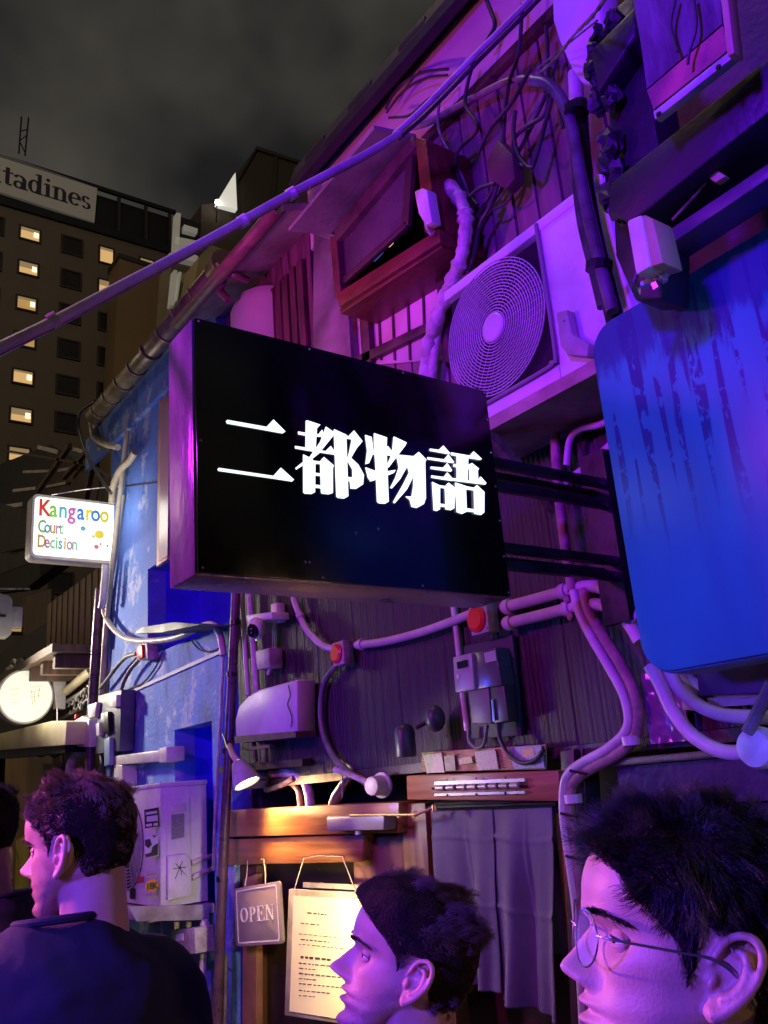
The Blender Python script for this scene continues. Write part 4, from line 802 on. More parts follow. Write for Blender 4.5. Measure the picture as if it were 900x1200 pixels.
# round vent
RV = thing('round_vent', 'pinkish white round vent cap on a pipe over the beam', 'vent', FX(445,920,1.93))
vc = FX(449,920,1.96); MB().lathe(vc, (-1,-.25,0), [(0,.045),(.012,.046),(.016,.036),(.06,.034),(.068,.032),(.07,.028),(.07,0)], 28).build('cap', pipe_mat, RV, smooth=True, angle=35)
run('pipe', 'short pink pipe stub entering the round vent from the left', 'pipe', [(392,902),(410,908),(432,917)], 1.97, .011, tape_mat)
run('pipe', 'taped elbow pipe bending down behind the upper beam', 'pipe', [(318,908),(338,906),(355,914),(362,930),(364,950)], 2.02, .021, tape_mat, noise=.06)
run('pipe', 'second taped pipe just left of the elbow behind the beam', 'pipe', [(322,914),(340,917),(350,928),(352,950)], 2.03, .014, rust_pipe, noise=.05)
run('pipe', 'crumpled foil wrapped duct between the taped elbow and round vent', 'foil duct', [(388,946),(394,934),(403,918),(412,905),(400,895)], 2.01, .02, steel, noise=.22)
run('pipe', 'dark rusty valve pipe above the spotlight', 'pipe', [(300,908),(315,912),(312,925),(330,920),(345,912)], 2.0, .013, rust_pipe, noise=.15)
run('pull_cord', 'thin pull cord with white end hanging beside the foil duct', 'cord', [(400,896),(401,915),(401,935)], 1.98, .0025, grime_plastic)
VH = thing('vent_hood', 'rounded pale violet kitchen vent hood on the ribbed wall', 'vent hood', FX(312,835,1.9))
prof = [(348,796),(348,858),(276,866),(275,845),(279,828),(290,816),(303,808)]
m = MB(); m.slabX(prof, 1.90, 1.995); m.build('hood_shell', pm('hood_enamel', (0.62,0.56,0.56), (0.5,0.44,0.44), 4, .4, .08), VH, bevel=.012)
MB().slabX([(314,808),(347,797),(350,862),(340,863)], 1.985, 2.005).build('wall_flange', pm('hood_enamel',(0,0,0)), VH, bevel=.003)
MB().slabX([(274,863),(346,857),(347,864),(276,871)], 1.895, 1.995).build('bottom_rim', rust_steel, VH)
MB().tube([FX(338,803,1.893),FX(340,815,1.893),(FX(337,826,1.893)),FX(342,840,1.893),FX(341,852,1.893)], .0025, 6).build('rust_crack', rust_steel, VH)
for (a,b,c_,d_) in ((297,868,300,893),(310,866,312,893),(290,878,318,874)): MB().bar(FX(a,b,1.93),FX(c_,d_,1.93),.02,.014).build('bracket', rust_steel, VH)
MB().bar(FX(262,902,1.97), FX(360,893,1.97), .05, .03).build('under_rail', dark_trim, VH)
CC = thing('security_camera', 'white dome security camera on a wall arm under the black sign', 'camera', FX(300,728,1.9))
MB().slabX([(317,708),(324,706),(325,729),(318,730)], 1.95, 1.995).build('wall_plate', white_plastic, CC, bevel=.004)
MB().slabX([(288,721),(318,717),(319,725),(290,730)], 1.88, 1.97).build('arm', white_plastic, CC, bevel=.004)
hc = FX(300,736,1.86); MB().ell(hc, XA*.04, YA*.045, ZA*.05, 24, 16).build('housing', white_plastic, CC, smooth=True)
MB().ell(hc+[-.016,-.008,-.012], XA*.033, YA*.034, ZA*.036, 24, 16).build('dome', pm('camera_dome', (0.01,0.01,0.015), None, 5,.08), CC, smooth=True)
MB().ell(FX(300,750,1.80), XA*.003, YA*.003, ZA*.003, 8, 6).build('status_light', pm('status', (0.5,1,0.3), None, 4,.5, emit=2), CC)
MB().tube([FX(321,728,1.96),FX(320,750,1.96),FX(318,775,1.96),FX(313,782,1.96)], .004, 8).build('lead', white_plastic, CC, smooth=True)
MB().tube([FX(318,778,1.95),FX(314,790,1.95)], .008, 8, False).build('connector', white_plastic, CC, smooth=True)
CB = thing('camera_junction', 'small mauve junction box under the dome camera', 'junction box', FX(305,770,1.95))
MB().slabX([(299,763),(315,759),(316,782),(301,785)], 1.92, 1.99).build('box', grime_plastic, CB, bevel=.004)
run('pipe', 'left of two upright pink pipes beside the dark pole', 'pipe', [(283,690),(286,740),(291,815)], 1.96, .0125, pipe_mat)
run('pipe', 'right of two upright pink pipes, patched with tape', 'pipe', [(292,690),(296,740),(301,812)], 1.975, .016, tape_mat, noise=.05)
# dark drain pole
PO, P = run('drain_pole', 'dark purple drainpipe running down between the blue wall and the timber beams', 'pole', [(277,690,1.90),(270,840,1.90),(262,1000,1.90),(255,1180,1.90),(252,1290,1.9)], 1.90, .0235, pm('pole_paint', (0.12,0.06,0.09), (0.06,0.03,0.05), 8, .3, .1), part='pole')
for (a,b) in ((276,730),(272,790),(267,880),(260,1030)): MB().lathe(FX(a,b,1.9),(0,0.02,1),[(-.012,.028),(.012,.028)],16).build('strap', black_metal, PO, smooth=True, angle=30)
PL, P = run('edge_pipe', 'thin pale pipe hugging the left side of the dark drainpipe', 'pipe', [(262,765),(259,830),(252,960),(250,1020)], 1.99, .008, grime_plastic)
# wrapped refrigerant hose next to window bay
run('insulated_hose', 'thick tape wrapped insulated hose hanging between the window bay and fan unit', 'hose', [(507,200,1.9),(522,214,1.88),(540,236,1.86),(546,262,1.86),(541,300,1.86),(528,335,1.88),(513,370,1.9),(503,405,1.93),(498,445,1.95)], 1.9, .027, tape_mat, noise=.24, sub=7)
run('insulated_hose', 'thinner taped hose beside the thick wrapped one at its lower end', 'hose', [(524,336,1.93),(516,370,1.93),(510,405,1.94),(506,445,1.95)], 1.9, .016, tape_mat, noise=.12)
# conduit bundle at the right of the fan unit
BU, P = run('cable_bundle', 'violet lit bundle of cables descending right of the fan unit', 'cable bundle', [(625,95),(640,98),(655,112),(668,140),(676,180),(684,225),(694,270),(706,320),(718,365)], 1.62, .0165, pm('violet_cable', (0.13,0.11,0.14), (0.06,0.05,0.06), 12, .35, .1), sub=8)
run('cable_bundle', 'black pipe behind the violet cable right of the fan unit', 'pipe', [(678,120),(682,180),(690,240),(700,290),(714,345),(722,380)], 1.68, .024, black_metal)
run('cable_bundle', 'second black pipe tight behind the first, right of the fan unit', 'pipe', [(672,150),(676,210),(682,260),(694,310),(706,360)], 1.7, .014, cable_mat)
for (a,b) in ((702,312),(676,128)): MB().lathe(FX(a,b,1.62),(0,-.25,1),[(-.01,.034),(.01,.034)],12).build('strap', black_metal, BU)
run('pipe', 'pink vertical pipe under the rounded sign, right of the cable tangle', 'pipe', [(674,85),(676,130)], 1.8, .022, pipe_mat)
# tangle of cables in front of the siding
tang = [
 ([(470,152),(500,145),(530,128),(560,112),(595,95),(625,92),(640,95)], .012, 'main grey cable arching over the board siding'),
 ([(612,5),(608,60),(596,100),(590,160),(592,210),(575,240)], .007, 'black cable dropping steeply down the siding'),
 ([(555,70),(545,120),(560,150),(535,180),(540,215),(560,240)], .007, 'black cable snaking past the red jamb'),
 ([(640,30),(642,80),(640,130),(615,150),(602,165),(605,190),(622,196)], .007, 'black loop of cable left of the violet bundle'),
 ([(604,130),(602,155),(607,180),(620,196),(628,185),(648,110)], .007, 'slim black cable forming a narrow loop'),
 ([(655,60),(640,110),(612,170),(590,205),(570,235),(550,270)], .007, 'long black cable slanting toward the wrapped hose'),
 ([(515,115),(514,150),(530,185),(545,215),(552,245)], .006, 'pinkish thin wire crossing above the wrapped hose'),
 ([(590,205),(600,225),(590,240),(578,245)], .005, 'small cable loop under the dark splice box'),
 ([(585,210),(575,240),(562,265),(555,300),(548,320)], .008, 'black cable running down from the splice box'),
 ([(580,215),(560,222),(540,240),(520,250)], .007, 'black cable reaching the cream sensor box'),
 ([(452,128),(460,112),(475,95),(500,84),(525,81)], .006, 'upper dark cable arc on the pink plaster'),
 ([(453,132),(468,112),(485,98),(505,90),(524,88)], .005, 'lower dark cable arc on the pink plaster'),
 ([(456,138),(480,135),(500,118),(518,105),(530,90)], .006, 'wavy dark cable under the plaster arcs'),
 ([(570,0),(576,15),(580,30),(570,50)], .008, 'dark cable dangling at the top edge of the plaster'),
 ([(622,80),(600,120),(575,150),(560,180)], .007, 'short dark cable inside the tangle centre'),
 ([(645,80),(655,120),(660,150)], .006, 'short black cable beside the pink pipe'),
 ([(500,165),(520,180),(515,200),(530,225),(525,240)], .007, 'black cable bunched at the corner of the window bay'),
]
for i,(px,r_,lb) in enumerate(tang):
    run('cable', lb, 'cable', px, 1.93 - .012*(i % 5), r_, grey_cable if i in (0,6) else cable_mat, n=8, group='cables tangled in front of the pink siding')
SX = thing('splice_box', 'dark diamond shaped splice box hanging in the cable tangle', 'splice box', FX(585,195,1.9))
MB().slabX([(583,163),(600,180),(603,208),(592,222),(576,212),(569,190)], 1.87, 1.92).build('box', pm('splice_brown', (0.10,0.04,0.05), None, 6,.5,.2), SX, bevel=.006)
# long cable across the alley and over the frame
def runD(name, label, cat, pts, r, mat, n=12, par=None, noise=0, part='cable'):
    P = [FD(a,b,d_) for a,b,d_ in pts]; t = par or thing(name, label, cat, P[0]); MB().tube(P, r, n, noise=noise).build(part, mat, t, smooth=True); return t
lv = pm('lavender_cable', (0.50,0.42,0.46), (0.34,0.27,0.3), 10, .38, .15)
t = runD('span_cable', 'thick purple lit bundled cable crossing the whole upper left of the view', 'cable', [(-60,437,1.9),(0,407,2.0),(62,377,2.1),(130,341,2.25),(240,283,2.5),(350,222,2.75),(430,180,2.95),(468,157,3.05)], .0125, lv)
runD('', '', '', [(-60,443,1.9),(0,412,2.0),(62,382,2.1),(130,346,2.25),(240,287,2.5),(350,225,2.75),(430,183,2.95),(468,158,3.05)], .009, grey_cable, par=t)
for (a,b,d_) in ((63,375,2.1),(285,259,2.6),(342,227,2.73)): 
    MB().tube([FD(a-5,b+3,d_), FD(a+5,b-3,d_)], .018, 10, False).build('cable_tie', lv, t, smooth=True)
runD('span_cable', 'upper of the bright cable pair continuing past the window bay to the top edge', 'cable', [(462,158,3.05),(490,133,3.1),(520,103,3.15),(560,62,3.2),(600,22,3.25),(640,-20,3.3)], .010, lv)
runD('span_cable', 'lower of the bright cable pair continuing past the window bay to the top edge', 'cable', [(466,163,3.06),(495,138,3.11),(526,107,3.16),(566,66,3.2),(606,26,3.25),(648,-18,3.3)], .007, cable_mat)
runD('twisted_wire', 'thin bare wires twisted together in front of the rounded pink sign', 'wire', [(625,92,2.9),(650,70,2.6),(672,42,2.4),(695,18,2.2),(715,-10,2.0)], .004, steel, n=6, noise=.4)
runD('twisted_wire', 'second thin bare wire crossing the rounded pink sign', 'wire', [(630,80,2.9),(655,60,2.6),(680,40,2.4),(700,24,2.2)], .0025, steel, n=6)

# ================================================================== RIGHT: BLUE SIGN AND DARK FRAME WORK
def blue_sign_mat():
    m = bpy.data.materials.new('rain_streaked_blue'); m.use_nodes = True; t = m.node_tree; N = t.nodes; L = t.links; b = N['Principled BSDF']
    tc = N.new('ShaderNodeTexCoord')
    def noise(scale, stretch, detail=4, rough=.6):
        mp = N.new('ShaderNodeMapping'); mp.inputs['Scale'].default_value = stretch; L.new(tc.outputs['Object'], mp.inputs['Vector'])
        n = N.new('ShaderNodeTexNoise'); n.inputs['Scale'].default_value = scale; n.inputs['Detail'].default_value = detail; n.inputs['Roughness'].default_value = rough
        L.new(mp.outputs[0], n.inputs['Vector']); return n.outputs['Fac']
    def ramp(src, a, b_):
        r = N.new('ShaderNodeMapRange'); r.interpolation_type = 'SMOOTHSTEP'; r.inputs['From Min'].default_value = a; r.inputs['From Max'].default_value = b_; L.new(src, r.inputs['Value']); return r.outputs[0]
    def mth(op, a, b_=None):
        n = N.new('ShaderNodeMath'); n.operation = op
        for i, s in enumerate((a, b_)):
            if s is None: continue
            if isinstance(s, (int, float)): n.inputs[i].default_value = s
            else: L.new(s, n.inputs[i])
        return n.outputs[0]
    sep = N.new('ShaderNodeSeparateXYZ'); L.new(tc.outputs['Object'], sep.inputs[0])
    top = mth('SUBTRACT', 0.40, sep.outputs['Z'])                       # metres below the top edge
    edge = mth('ADD', top, mth('MULTIPLY', mth('SUBTRACT', noise(15, (1,1,.22), 5, .7), .5), -.42))
    grime = ramp(edge, .15, .09)
    st_ = ramp(noise(36, (0, 1, .05), 1, .5), .52, .57); brk = ramp(noise(26, (0, 1.6, 1), 3, .6), .41, .47)
    zone = ramp(noise(3.2, (0,1,.35), 1, .4), .47, .53); fade = mth('SUBTRACT', 1.0, ramp(mth('ADD', top, mth('MULTIPLY', noise(5, (0,1,0), 1), .35)), .52, .78))
    streak = mth('MULTIPLY', mth('MULTIPLY', st_, brk), fade)
    mask = mth('MINIMUM', mth('ADD', mth('MULTIPLY', grime, .85), streak), 1.0)
    base = N.new('ShaderNodeMix'); base.data_type = 'RGBA'; base.inputs['A'].default_value = (0.04,0.26,0.34,1); base.inputs['B'].default_value = (0.04,0.19,0.28,1)
    L.new(ramp(noise(3, (1,1,.4), 3), .4, .6), base.inputs['Factor'])
    mx = N.new('ShaderNodeMix'); mx.data_type = 'RGBA'; L.new(mask, mx.inputs['Factor']); L.new(base.outputs['Result'], mx.inputs['A']); mx.inputs['B'].default_value = (0.03,0.035,0.16,1)
    L.new(mx.outputs['Result'], b.inputs['Base Color']); b.inputs['Roughness'].default_value = .42
    bp = N.new('ShaderNodeBump'); bp.inputs['Strength'].default_value = .12; bp.inputs['Distance'].default_value = .02; L.new(noise(6, (1,1,.5), 2), bp.inputs['Height']); L.new(bp.outputs[0], b.inputs['Normal'])
    return m
BX = 1.58; z_t, z_b = CAM_H + .645*BX, CAM_H + .118*BX; yl = FX(716,590,BX)[1]
QY0, QY1 = -.75, 1.235
BL = thing('blue_signboard', 'large rain streaked blue signboard with rounded corners filling the right side', 'signboard', (BX, (QY0+QY1)/2, (z_t+z_b)/2 ))
cy_, cz_ = (QY0+QY1)/2, (z_t+z_b)/2; pts = rrect(QY1-QY0, z_t-z_b, .07, 8)
o = MB().prism([(BX, cy_+a, cz_+b) for a, b in pts], (.012,0,0)).build('face', blue_sign_mat(), BL, bevel=.003)
MB().prism([(BX+.0125, cy_+a*1.004, cz_+b*1.012) for a, b in pts], (.11,0,0)).build('case', pm('teal_case', (0.10,0.32,0.42), (0.05,0.16,0.22), 7, .45, .1), BL, bevel=.006)
# junction: lower right conduits and boxes
run('flexible_conduit', 'ribbed conduit curving from under the blue signboard to the round violet box', 'conduit', [(762,780),(774,802),(788,832),(812,862),(845,880),(878,882)], 1.85, .0175, pipe_mat)
run('flexible_conduit', 'ribbed conduit curving right below the blue signboard, upper one', 'conduit', [(782,780),(795,805),(818,826),(850,838),(905,841)], 1.87, .0165, pipe_mat)
run('flexible_conduit', 'short dark conduit slanting up from the round violet box', 'conduit', [(876,858),(888,835),(905,800)], 1.80, .014, grey_cable)
run('flexible_conduit', 'ribbed conduit just behind the upper one at the right edge', 'conduit', [(800,790),(830,808),(870,812),(910,806)], 1.93, .013, pipe_mat)
RB = thing('round_box', 'round violet junction box at the right edge under the blue signboard', 'junction box', FX(890,876,1.8))
MB().lathe(FX(893,876,1.84),(-1,0,0),[(0,.046),(.02,.046),(.035,.040),(.042,.02),(.043,0)],28).build('cover', white_plastic, RB, smooth=True, angle=40)
PB = thing('plum_box', 'dark violet equipment box below the blue signboard', 'box', FX(860,800,1.9))
MB().slabX([(815,778),(905,770),(905,812),(818,816)], 1.88, 1.97).build('box', pm('plum_case', (0.12,0.05,0.14), (0.06,0.025,0.08), 5,.4,.1), PB, bevel=.006)
MB().slabX([(793,785),(815,785),(820,833),(800,832)], 1.95, 1.98).build('side_flap', pm('mauve_flap', (0.45,0.35,0.4), (0.3,0.2,0.25), 5,.5,.2), PB, bevel=.003)
MB().slabX([(828,818),(905,812),(905,824),(832,829)], 1.93, 1.975).build('ledge', pm('mauve_flap',(0,0,0)), PB)
WP = thing('plastic_sheet', 'crumpled glossy violet sheet stapled between hose and conduits', 'sheet', FX(770,840,1.98))
m = MB(); r_ = np.random.default_rng(2); G = 14; V=[]
for j in range(G+1):
    for i in range(G+1):
        u, v = i/G, j/G; a = np.array([752,790])*(1-u)+np.array([800,785])*u; b = np.array([765,872])*(1-u)+np.array([812,868])*u; p=a*(1-v)+b*v
        V.append(FX(p[0],p[1],1.98)+[-.012*r_.random(),0,0])
m.add(V,[(j*(G+1)+i,j*(G+1)+i+1,(j+1)*(G+1)+i+1,(j+1)*(G+1)+i) for j in range(G) for i in range(G)]); m.build('sheet', pm('plum_gloss', (0.20,0.09,0.16), None, 9,.2), WP, smooth=True, angle=180, recalc=False)
LG = thing('canopy_ledge', 'long dark violet ledge under the conduits at the lower right', 'ledge', (1.93, .5, 1.86))
MB().box((1.96,-1.0,1.825),(2.05,1.70,1.845)).build('ledge_board', dark_trim, LG, bevel=.003)
MB().box((1.985,-1.0,1.72),(2.03,1.70,1.823)).build('fascia', pm('navy_board', (0.04,0.02,0.06), None, 5,.4,.2), LG)
# upper right dark frame and lamp box
FRM = thing('knobbly_lattice', 'heavy dark timber frame with knobbly edges at the upper right', 'frame', FX(800,170,1.45))
dkt = pm('inky_timber', (0.018,0.009,0.024), (0.008,0.005,0.012), 4, .5, .4, 20)
MB().slabX([(714,215),(920,52),(920,150),(905,98),(905,128),(738,262),(712,250)], 1.38, 1.5).build('beam', dkt, FRM, bevel=.01)
MB().slabX([(706,20),(742,-10),(775,190),(776,350),(742,352),(720,300)], 1.46, 1.56).build('post', dkt, FRM, bevel=.01)
MB().slabX([(690,60),(745,5),(745,40),(700,110)], 1.40, 1.5).build('beam', dkt, FRM, bevel=.01)
for (a,b,ra) in ((700,62,.035),(696,82,.03),(706,100,.03),(700,120,.03),(716,112,.03),(716,168,.035),(712,190,.03),(722,205,.03),(716,232,.035),(728,240,.04),(745,225,.04),(704,45,.03),(720,30,.035)):
    q_ = MB().ell(FX(a,b,1.43), XA*ra*.6, YA*ra*.75, ZA*ra*1.1, 12, 8); q_.v = [tuple(np.array(v_)+rng.normal(0,.0045,3)) for v_ in q_.v]; q_.build('knob', dkt, FRM)
PN = thing('picture_box', 'dark violet framed panel with a pale metal lower edge at the top right', 'sign box', FX(800,60,1.3))
MB().slabX([(735,-30),(846,-115),(860,64),(766,138)], 1.30, 1.315).build('case', pm('case_dark', (0.12,0.06,0.1), None, 5,.5,.1), PN, bevel=.004)
MB().slabX([(741,-25),(842,-105),(846,28),(758,104)], 1.292, 1.2995).build('panel', pm('streaky_violet_panel', (0.16,0.08,0.18), (0.05,0.02,0.05), 5, .25, .2, 20, stretch=(1,4,.8), lo=.3), PN)
MB().slabX([(758,106),(847,30),(854,58),(766,128)], 1.292, 1.2995).build('lower_panel', pm('crimson_panel', (0.50,0.14,0.16), (0.14,0.05,0.1), 9, .25, .2, 20, lo=.3), PN)
MB().slabX([(765,131),(857,58),(859,67),(767,140)], 1.285, 1.305).build('metal_edge', pm('galvanised', (0.50,0.5,0.48), (0.3,0.3,0.3), 9,.5, .1, metal=.2), PN, bevel=.002)
MB().slabX([(840,-40),(848,-45),(860,62),(852,66)], 1.27, 1.30).build('side_rail', pm('brass_rail', (0.5,0.36,0.2), None, 6,.5), PN, bevel=.002)
for (a,b) in ((772,134),(842,79)): MB().lathe(FX(a,b,1.279),(-1,0,0),[(0,.006),(.003,.004)],8).build('screw', black_metal, PN)
run('cable', 'thin cable wandering across the dark violet panel', 'cable', [(792,-5),(786,30),(794,60)], 1.27, .003, cable_mat)
run('cable', 'second thin cable on the dark violet panel, right one', 'cable', [(812,-5),(816,30),(808,60),(806,75)], 1.27, .003, cable_mat)
RS = thing('rounded_sign', 'bright pink rounded signboard cut by the top edge of the view', 'signboard', FX(672,40,1.6))
MB().slabX([(650,-60),(646,0),(647,25),(654,48),(668,80),(680,97),(690,99),(700,88),(706,60),(700,-60)], 1.58, 1.66).build('board', pm('pale_board', (0.75,0.62,0.66), None, 3,.4), RS, bevel=.012)
AW = thing('glass_awning', 'tilted glass awning reflecting blue and magenta at the right', 'awning', FX(850,190,1.5))
gw = pm('awning_glass', (0.45,0.35,0.5), (0.3,0.22,0.35), 2, .12)
MB().slabX([(790,205),(905,118),(905,175),(795,245)], 1.50, 1.52).build('pane', gw, AW)
MB().slabX([(792,218),(905,134),(905,147),(794,232)], 1.488, 1.4985).build('reflection_strip', pm('blue_reflection', (0.02,0.12,0.8), None, 3, .3), AW)  # blue reflection on the glass, painted as a flat strip
MB().slabX([(782,270),(905,188),(905,206),(779,290)], 1.44, 1.52).build('rail', pm('violet_rail', (0.12,0.05,0.12), (0.04,0.02,0.05), 5,.35,.1), AW, bevel=.004)
MB().slabX([(812,200),(905,124),(905,116),(810,190)], 1.45, 1.485).build('rail', pm('olive_slat', (0.22,0.2,0.14), (0.1,0.09,0.06), 30,.6,.1), AW)
MB().slabX([(831,193),(850,206),(838,214),(822,203)], 1.42, 1.44).build('bracket', pm('tan_bracket', (0.45,0.35,0.2), None, 6,.5), AW, bevel=.003)
MB().tube([FX(788,258,1.43),FX(826,215,1.43),(FX(862,160,1.43)),FX(880,130,1.43)], .0035, 6).build('stay_wire', rust_steel, AW)
UP = thing('upper_wall', 'dark plum wall behind the timber frame at the right', 'wall', (1.9,.3,3.6))
MB().box((1.80,-1.6,2.7),(1.95,1.16,5.2)).build('wall', pm('plum_wall', (0.09,0.03,0.07), (0.05,0.016,0.04), 3,.6,.3), UP)
BG = thing('beige_lamp_unit', 'beige floodlight driver box clamped above the blue signboard', 'lamp box', FX(755,285,1.35))
MB().slabX([(733,258),(752,250),(762,312),(744,323)], 1.33, 1.40).build('body', pm('beige_case', (0.72,0.62,0.5), (0.55,0.45,0.34), 6,.45,.1), BG, bevel=.008)
MB().slabX([(752,250),(765,256),(777,308),(762,313)], 1.335, 1.40).build('side', pm('tan_case', (0.45,0.33,0.18), None, 6,.5,.1), BG, bevel=.006)
for (a,b,c_,d_) in ((748,320,746,345),(760,314,770,338),(752,334,775,325),(768,312,780,330)): MB().bar(FX(a,b,1.37),FX(c_,d_,1.38),.012,.01).build('clamp', steel, BG)
MB().tube([FX(746,322,1.36),FX(742,335,1.36),FX(748,348,1.38)], .005, 8).build('lead', cable_mat, BG)

# ================================================================== LEFT: SIGNS AND CLUTTER BEYOND THE BLUE HOUSE
KY = 5.95
KS = thing('bar_sign', 'small white lightbox sign with rainbow bar lettering on the blue house corner', 'sign', FY(85,620,KY))
o0 = FY(38,653,KY); ox = FY(136,661,KY); oz = FY(38,578,KY); kr = _u(ox-o0); kw, kh = .5*(np.linalg.norm(ox-o0)+np.linalg.norm(FY(138,590,KY)-oz)), np.linalg.norm(FY(138,590,KY)-FY(136,661,KY))
kc = (o0+ox+oz+FY(138,590,KY))/4; kw = FY(138,590,KY)[0]-FY(36,600,KY)[0]; kh = FY(90,583,KY)[2]-FY(88,657,KY)[2]
MB().prism([kc+XA*a+ZA*b for a,b in rrect(kw,kh,.04)], (0,.14,0)).build('case', pm('sign_case', (0.75,0.7,0.6), None, 4,.5), KS, bevel=.012)
MB().prism([kc+[0,-.003,0]+XA*a+ZA*b for a,b in rrect(kw*.94,kh*.9,.03)], (0,.0025,0)).build('face', pm('lit_sign_face', (0.9,0.9,0.85), None, 3,.5, emit=1.15, emitc=(1,0.98,0.84)), KS)
cols = [(0.75,0.05,0.03),(0.25,0.6,0.1),(0.1,0.45,0.55),(0.55,0.12,0.4),(0.05,0.2,0.75),(0.75,0.65,0.05),(0.08,0.25,0.7),(0.75,0.08,0.05)]
xs = [-.46,-.335,-.235,-.13,-.025,.070,.135,.24]
cm = lambda c_: pm('ink_%d_%d' % (int(c_[0]*100), int(c_[2]*100)), c_, None, 2, .5, emit=.35, emitc=c_)
for i, ch in enumerate('Kangaroo'):
    text_mesh(ch, kh*.36, .003, cm(cols[i]), KS, 'letter', kc+XA*kw*(xs[i]+.03)+ZA*kh*(.16-.0*i)+[0,-.006,0], XA, ZA, -YA, sx=.74, bold=.004)
for w_i,(txt, zz) in enumerate((('Court', -.10), ('Decision', -.33))):
    xx = -.43
    for i, ch in enumerate(txt):
        c_ = [(0.2,0.45,0.15),(0.1,0.35,0.5),(0.45,0.3,0.1),(0.5,0.2,0.35),(0.2,0.5,0.3)][(i+w_i*2) % 5]
        text_mesh(ch, kh*.27, .003, cm(c_), KS, 'letter', kc+XA*kw*xx+ZA*kh*zz+[0,-.006,0], XA, ZA, -YA, sx=.64, bold=.0035); xx += {'i':.030,'t':.04,'r':.043,'D':.078,'C':.07}.get(ch, .062)
for (a,b,s_,c_) in ((.27,-.05,.035,(0.75,0.5,0.05)),(.2,-.09,.014,(0.6,0.6,0.2)),(.24,-.25,.018,(0.7,0.15,0.2)),(.37,-.22,.010,(0.2,0.4,0.2)),(.29,-.2,.009,(0.6,0.15,0.1)),(.08,.02,.02,(0.1,0.1,0.5))):
    MB().ell(kc+XA*kw*a+ZA*kh*b+[0,-.006,0], XA*s_, YA*.002, ZA*s_*.9, 9, 6).build('doodle', cm(c_), KS)
MB().slabY([(136,611),(151,613),(149,644),(135,642)], KY+.02, KY+.12).build('wall_mount', pm('blue_mount', (0.28,0.36,0.5), None, 5,.5), KS, bevel=.008)
MB().tube([FY(60,580,KY+.02),FY(105,573,KY),FY(186,565,KY-.3)], .006, 8).build('stay_wire', steel, KS)
RD = thing('round_sign', 'glowing round white sign with faint characters at the left edge', 'sign', FY(30,816,7.2))
RY = 7.2; rc = FY(30,816,RY); rr_ = abs(FY(63,816,RY)[0]-rc[0])
MB().lathe(rc, (0,-1,0), [(-.12,rr_*.98),(.0,rr_),(.008,rr_*.98),(.012,rr_*.93)], 48, cap=True).build('case', pm('sign_case',(0,0,0)), RD, smooth=True, angle=30)
MB().lathe(rc+[0,-.0125,0], (0,-1,0), [(0,rr_*.92),(.003,rr_*.915),(.0035,0)], 48).build('face', pm('round_face_glow', (.6,.58,.5), None, 4,.5, emit=.80, emitc=(1,0.95,0.74)), RD)
m = MB()
for (a,b,c_,d_) in ((11,808,22,807),(13,814,23,813),(12,820,18,820),(13,823,21,823),(36,806,49,803),(34,811,48,809),(35,817,47,815),(37,809,38,826),(46,806,45,818),(41,810,40,825)):
    m.bar(FY(a,b,RY-.018), FY(c_,d_,RY-.018), .010, .002)
m.build('faint_characters', pm('faint_print', (0.42,0.36,0.15), None, 4,.5, emit=.10, emitc=(.9,.8,.5)), RD)
MB().slabY([(62,796),(78,797),(77,831),(66,830)], RY+.02, RY+.12).build('wall_mount', white_plastic, RD, bevel=.006)
MB().tube([FY(30,783,RY),FY(93,784,RY)], .008, 8, False).tube([FY(67,830,RY),FY(67,852,RY)], .008, 8, False).build('stay_wire', steel, RD)
lamp('round_sign_spill', rc+[0,-.55,-.1], (1.0,0.93,0.75), 7, .15)
lamp('bar_sign_spill', kc+[0,-.4,0], (1.0,0.97,0.85), 6, .15)
W2 = thing('white_sign', 'unlit white rounded sign cut by the left edge above the round sign', 'sign', FY(5,722,6.9))
MB().slabY([(-25,690),(10,697),(15,702),(14,742),(9,747),(-25,745)], 6.9, 7.0).build('panel', pm('dim_white', (0.6,0.58,0.52), None, 4,.6), W2, bevel=.01)
MB().slabY([(-20,719),(7,720),(7,723),(-20,722)], 6.893, 6.899).build('print_line', black_metal, W2)
MB().slabY([(14,711),(27,711),(26,735),(14,735)], 6.92, 7.0).build('mount', white_plastic, W2, bevel=.005)
MB().tube([FY(-5,690,6.95),FY(35,690,6.95)], .008, 6, False).build('stay_wire', steel, W2)
AWN = thing('yellow_awning', 'pale yellow lit awning fascia below the round sign', 'awning', FX(40,860,1.9))
MB().slabX([(-10,862),(60,845),(78,846),(76,873),(-10,880)], 1.75, 1.95).build('fascia', pm('awning_cream', (0.75,0.66,0.36), (0.6,0.52,0.28), 4,.6,.1), AWN, bevel=.006)
MB().slabX([(-10,880),(76,873),(76,882),(-10,890)], 1.80, 2.0).build('underside', black_metal, AWN)
DB = thing('dark_shopfront', 'dark shopfront with round unlit lamps under the yellow awning', 'shopfront', FX(40,960,2.2))
MB().slabX([(-40,878),(100,872),(100,1300),(-40,1300)], 2.3, 2.4).build('wall', dark_trim, DB)
MB().slabX([(6,887),(70,883),(70,1100),(0,1100)], 2.2, 2.24).build('brown_panel', pm('tan_door', (0.30,0.17,0.08), (0.2,0.11,0.05), 3,.5,.1), DB, bevel=.01)
MB().slabX([(19,985),(34,975),(34,1060),(17,1060)], 2.15, 2.19).build('yellow_notice', pm('yellow_notice', (0.6,0.5,0.1), None, 5,.6), DB)
MB().slabX([(15,1060),(75,1050),(75,1200),(10,1200)], 2.1, 2.15).build('pale_box', pm('pale_box', (0.55,0.52,0.5), None, 5,.6), DB, bevel=.02)
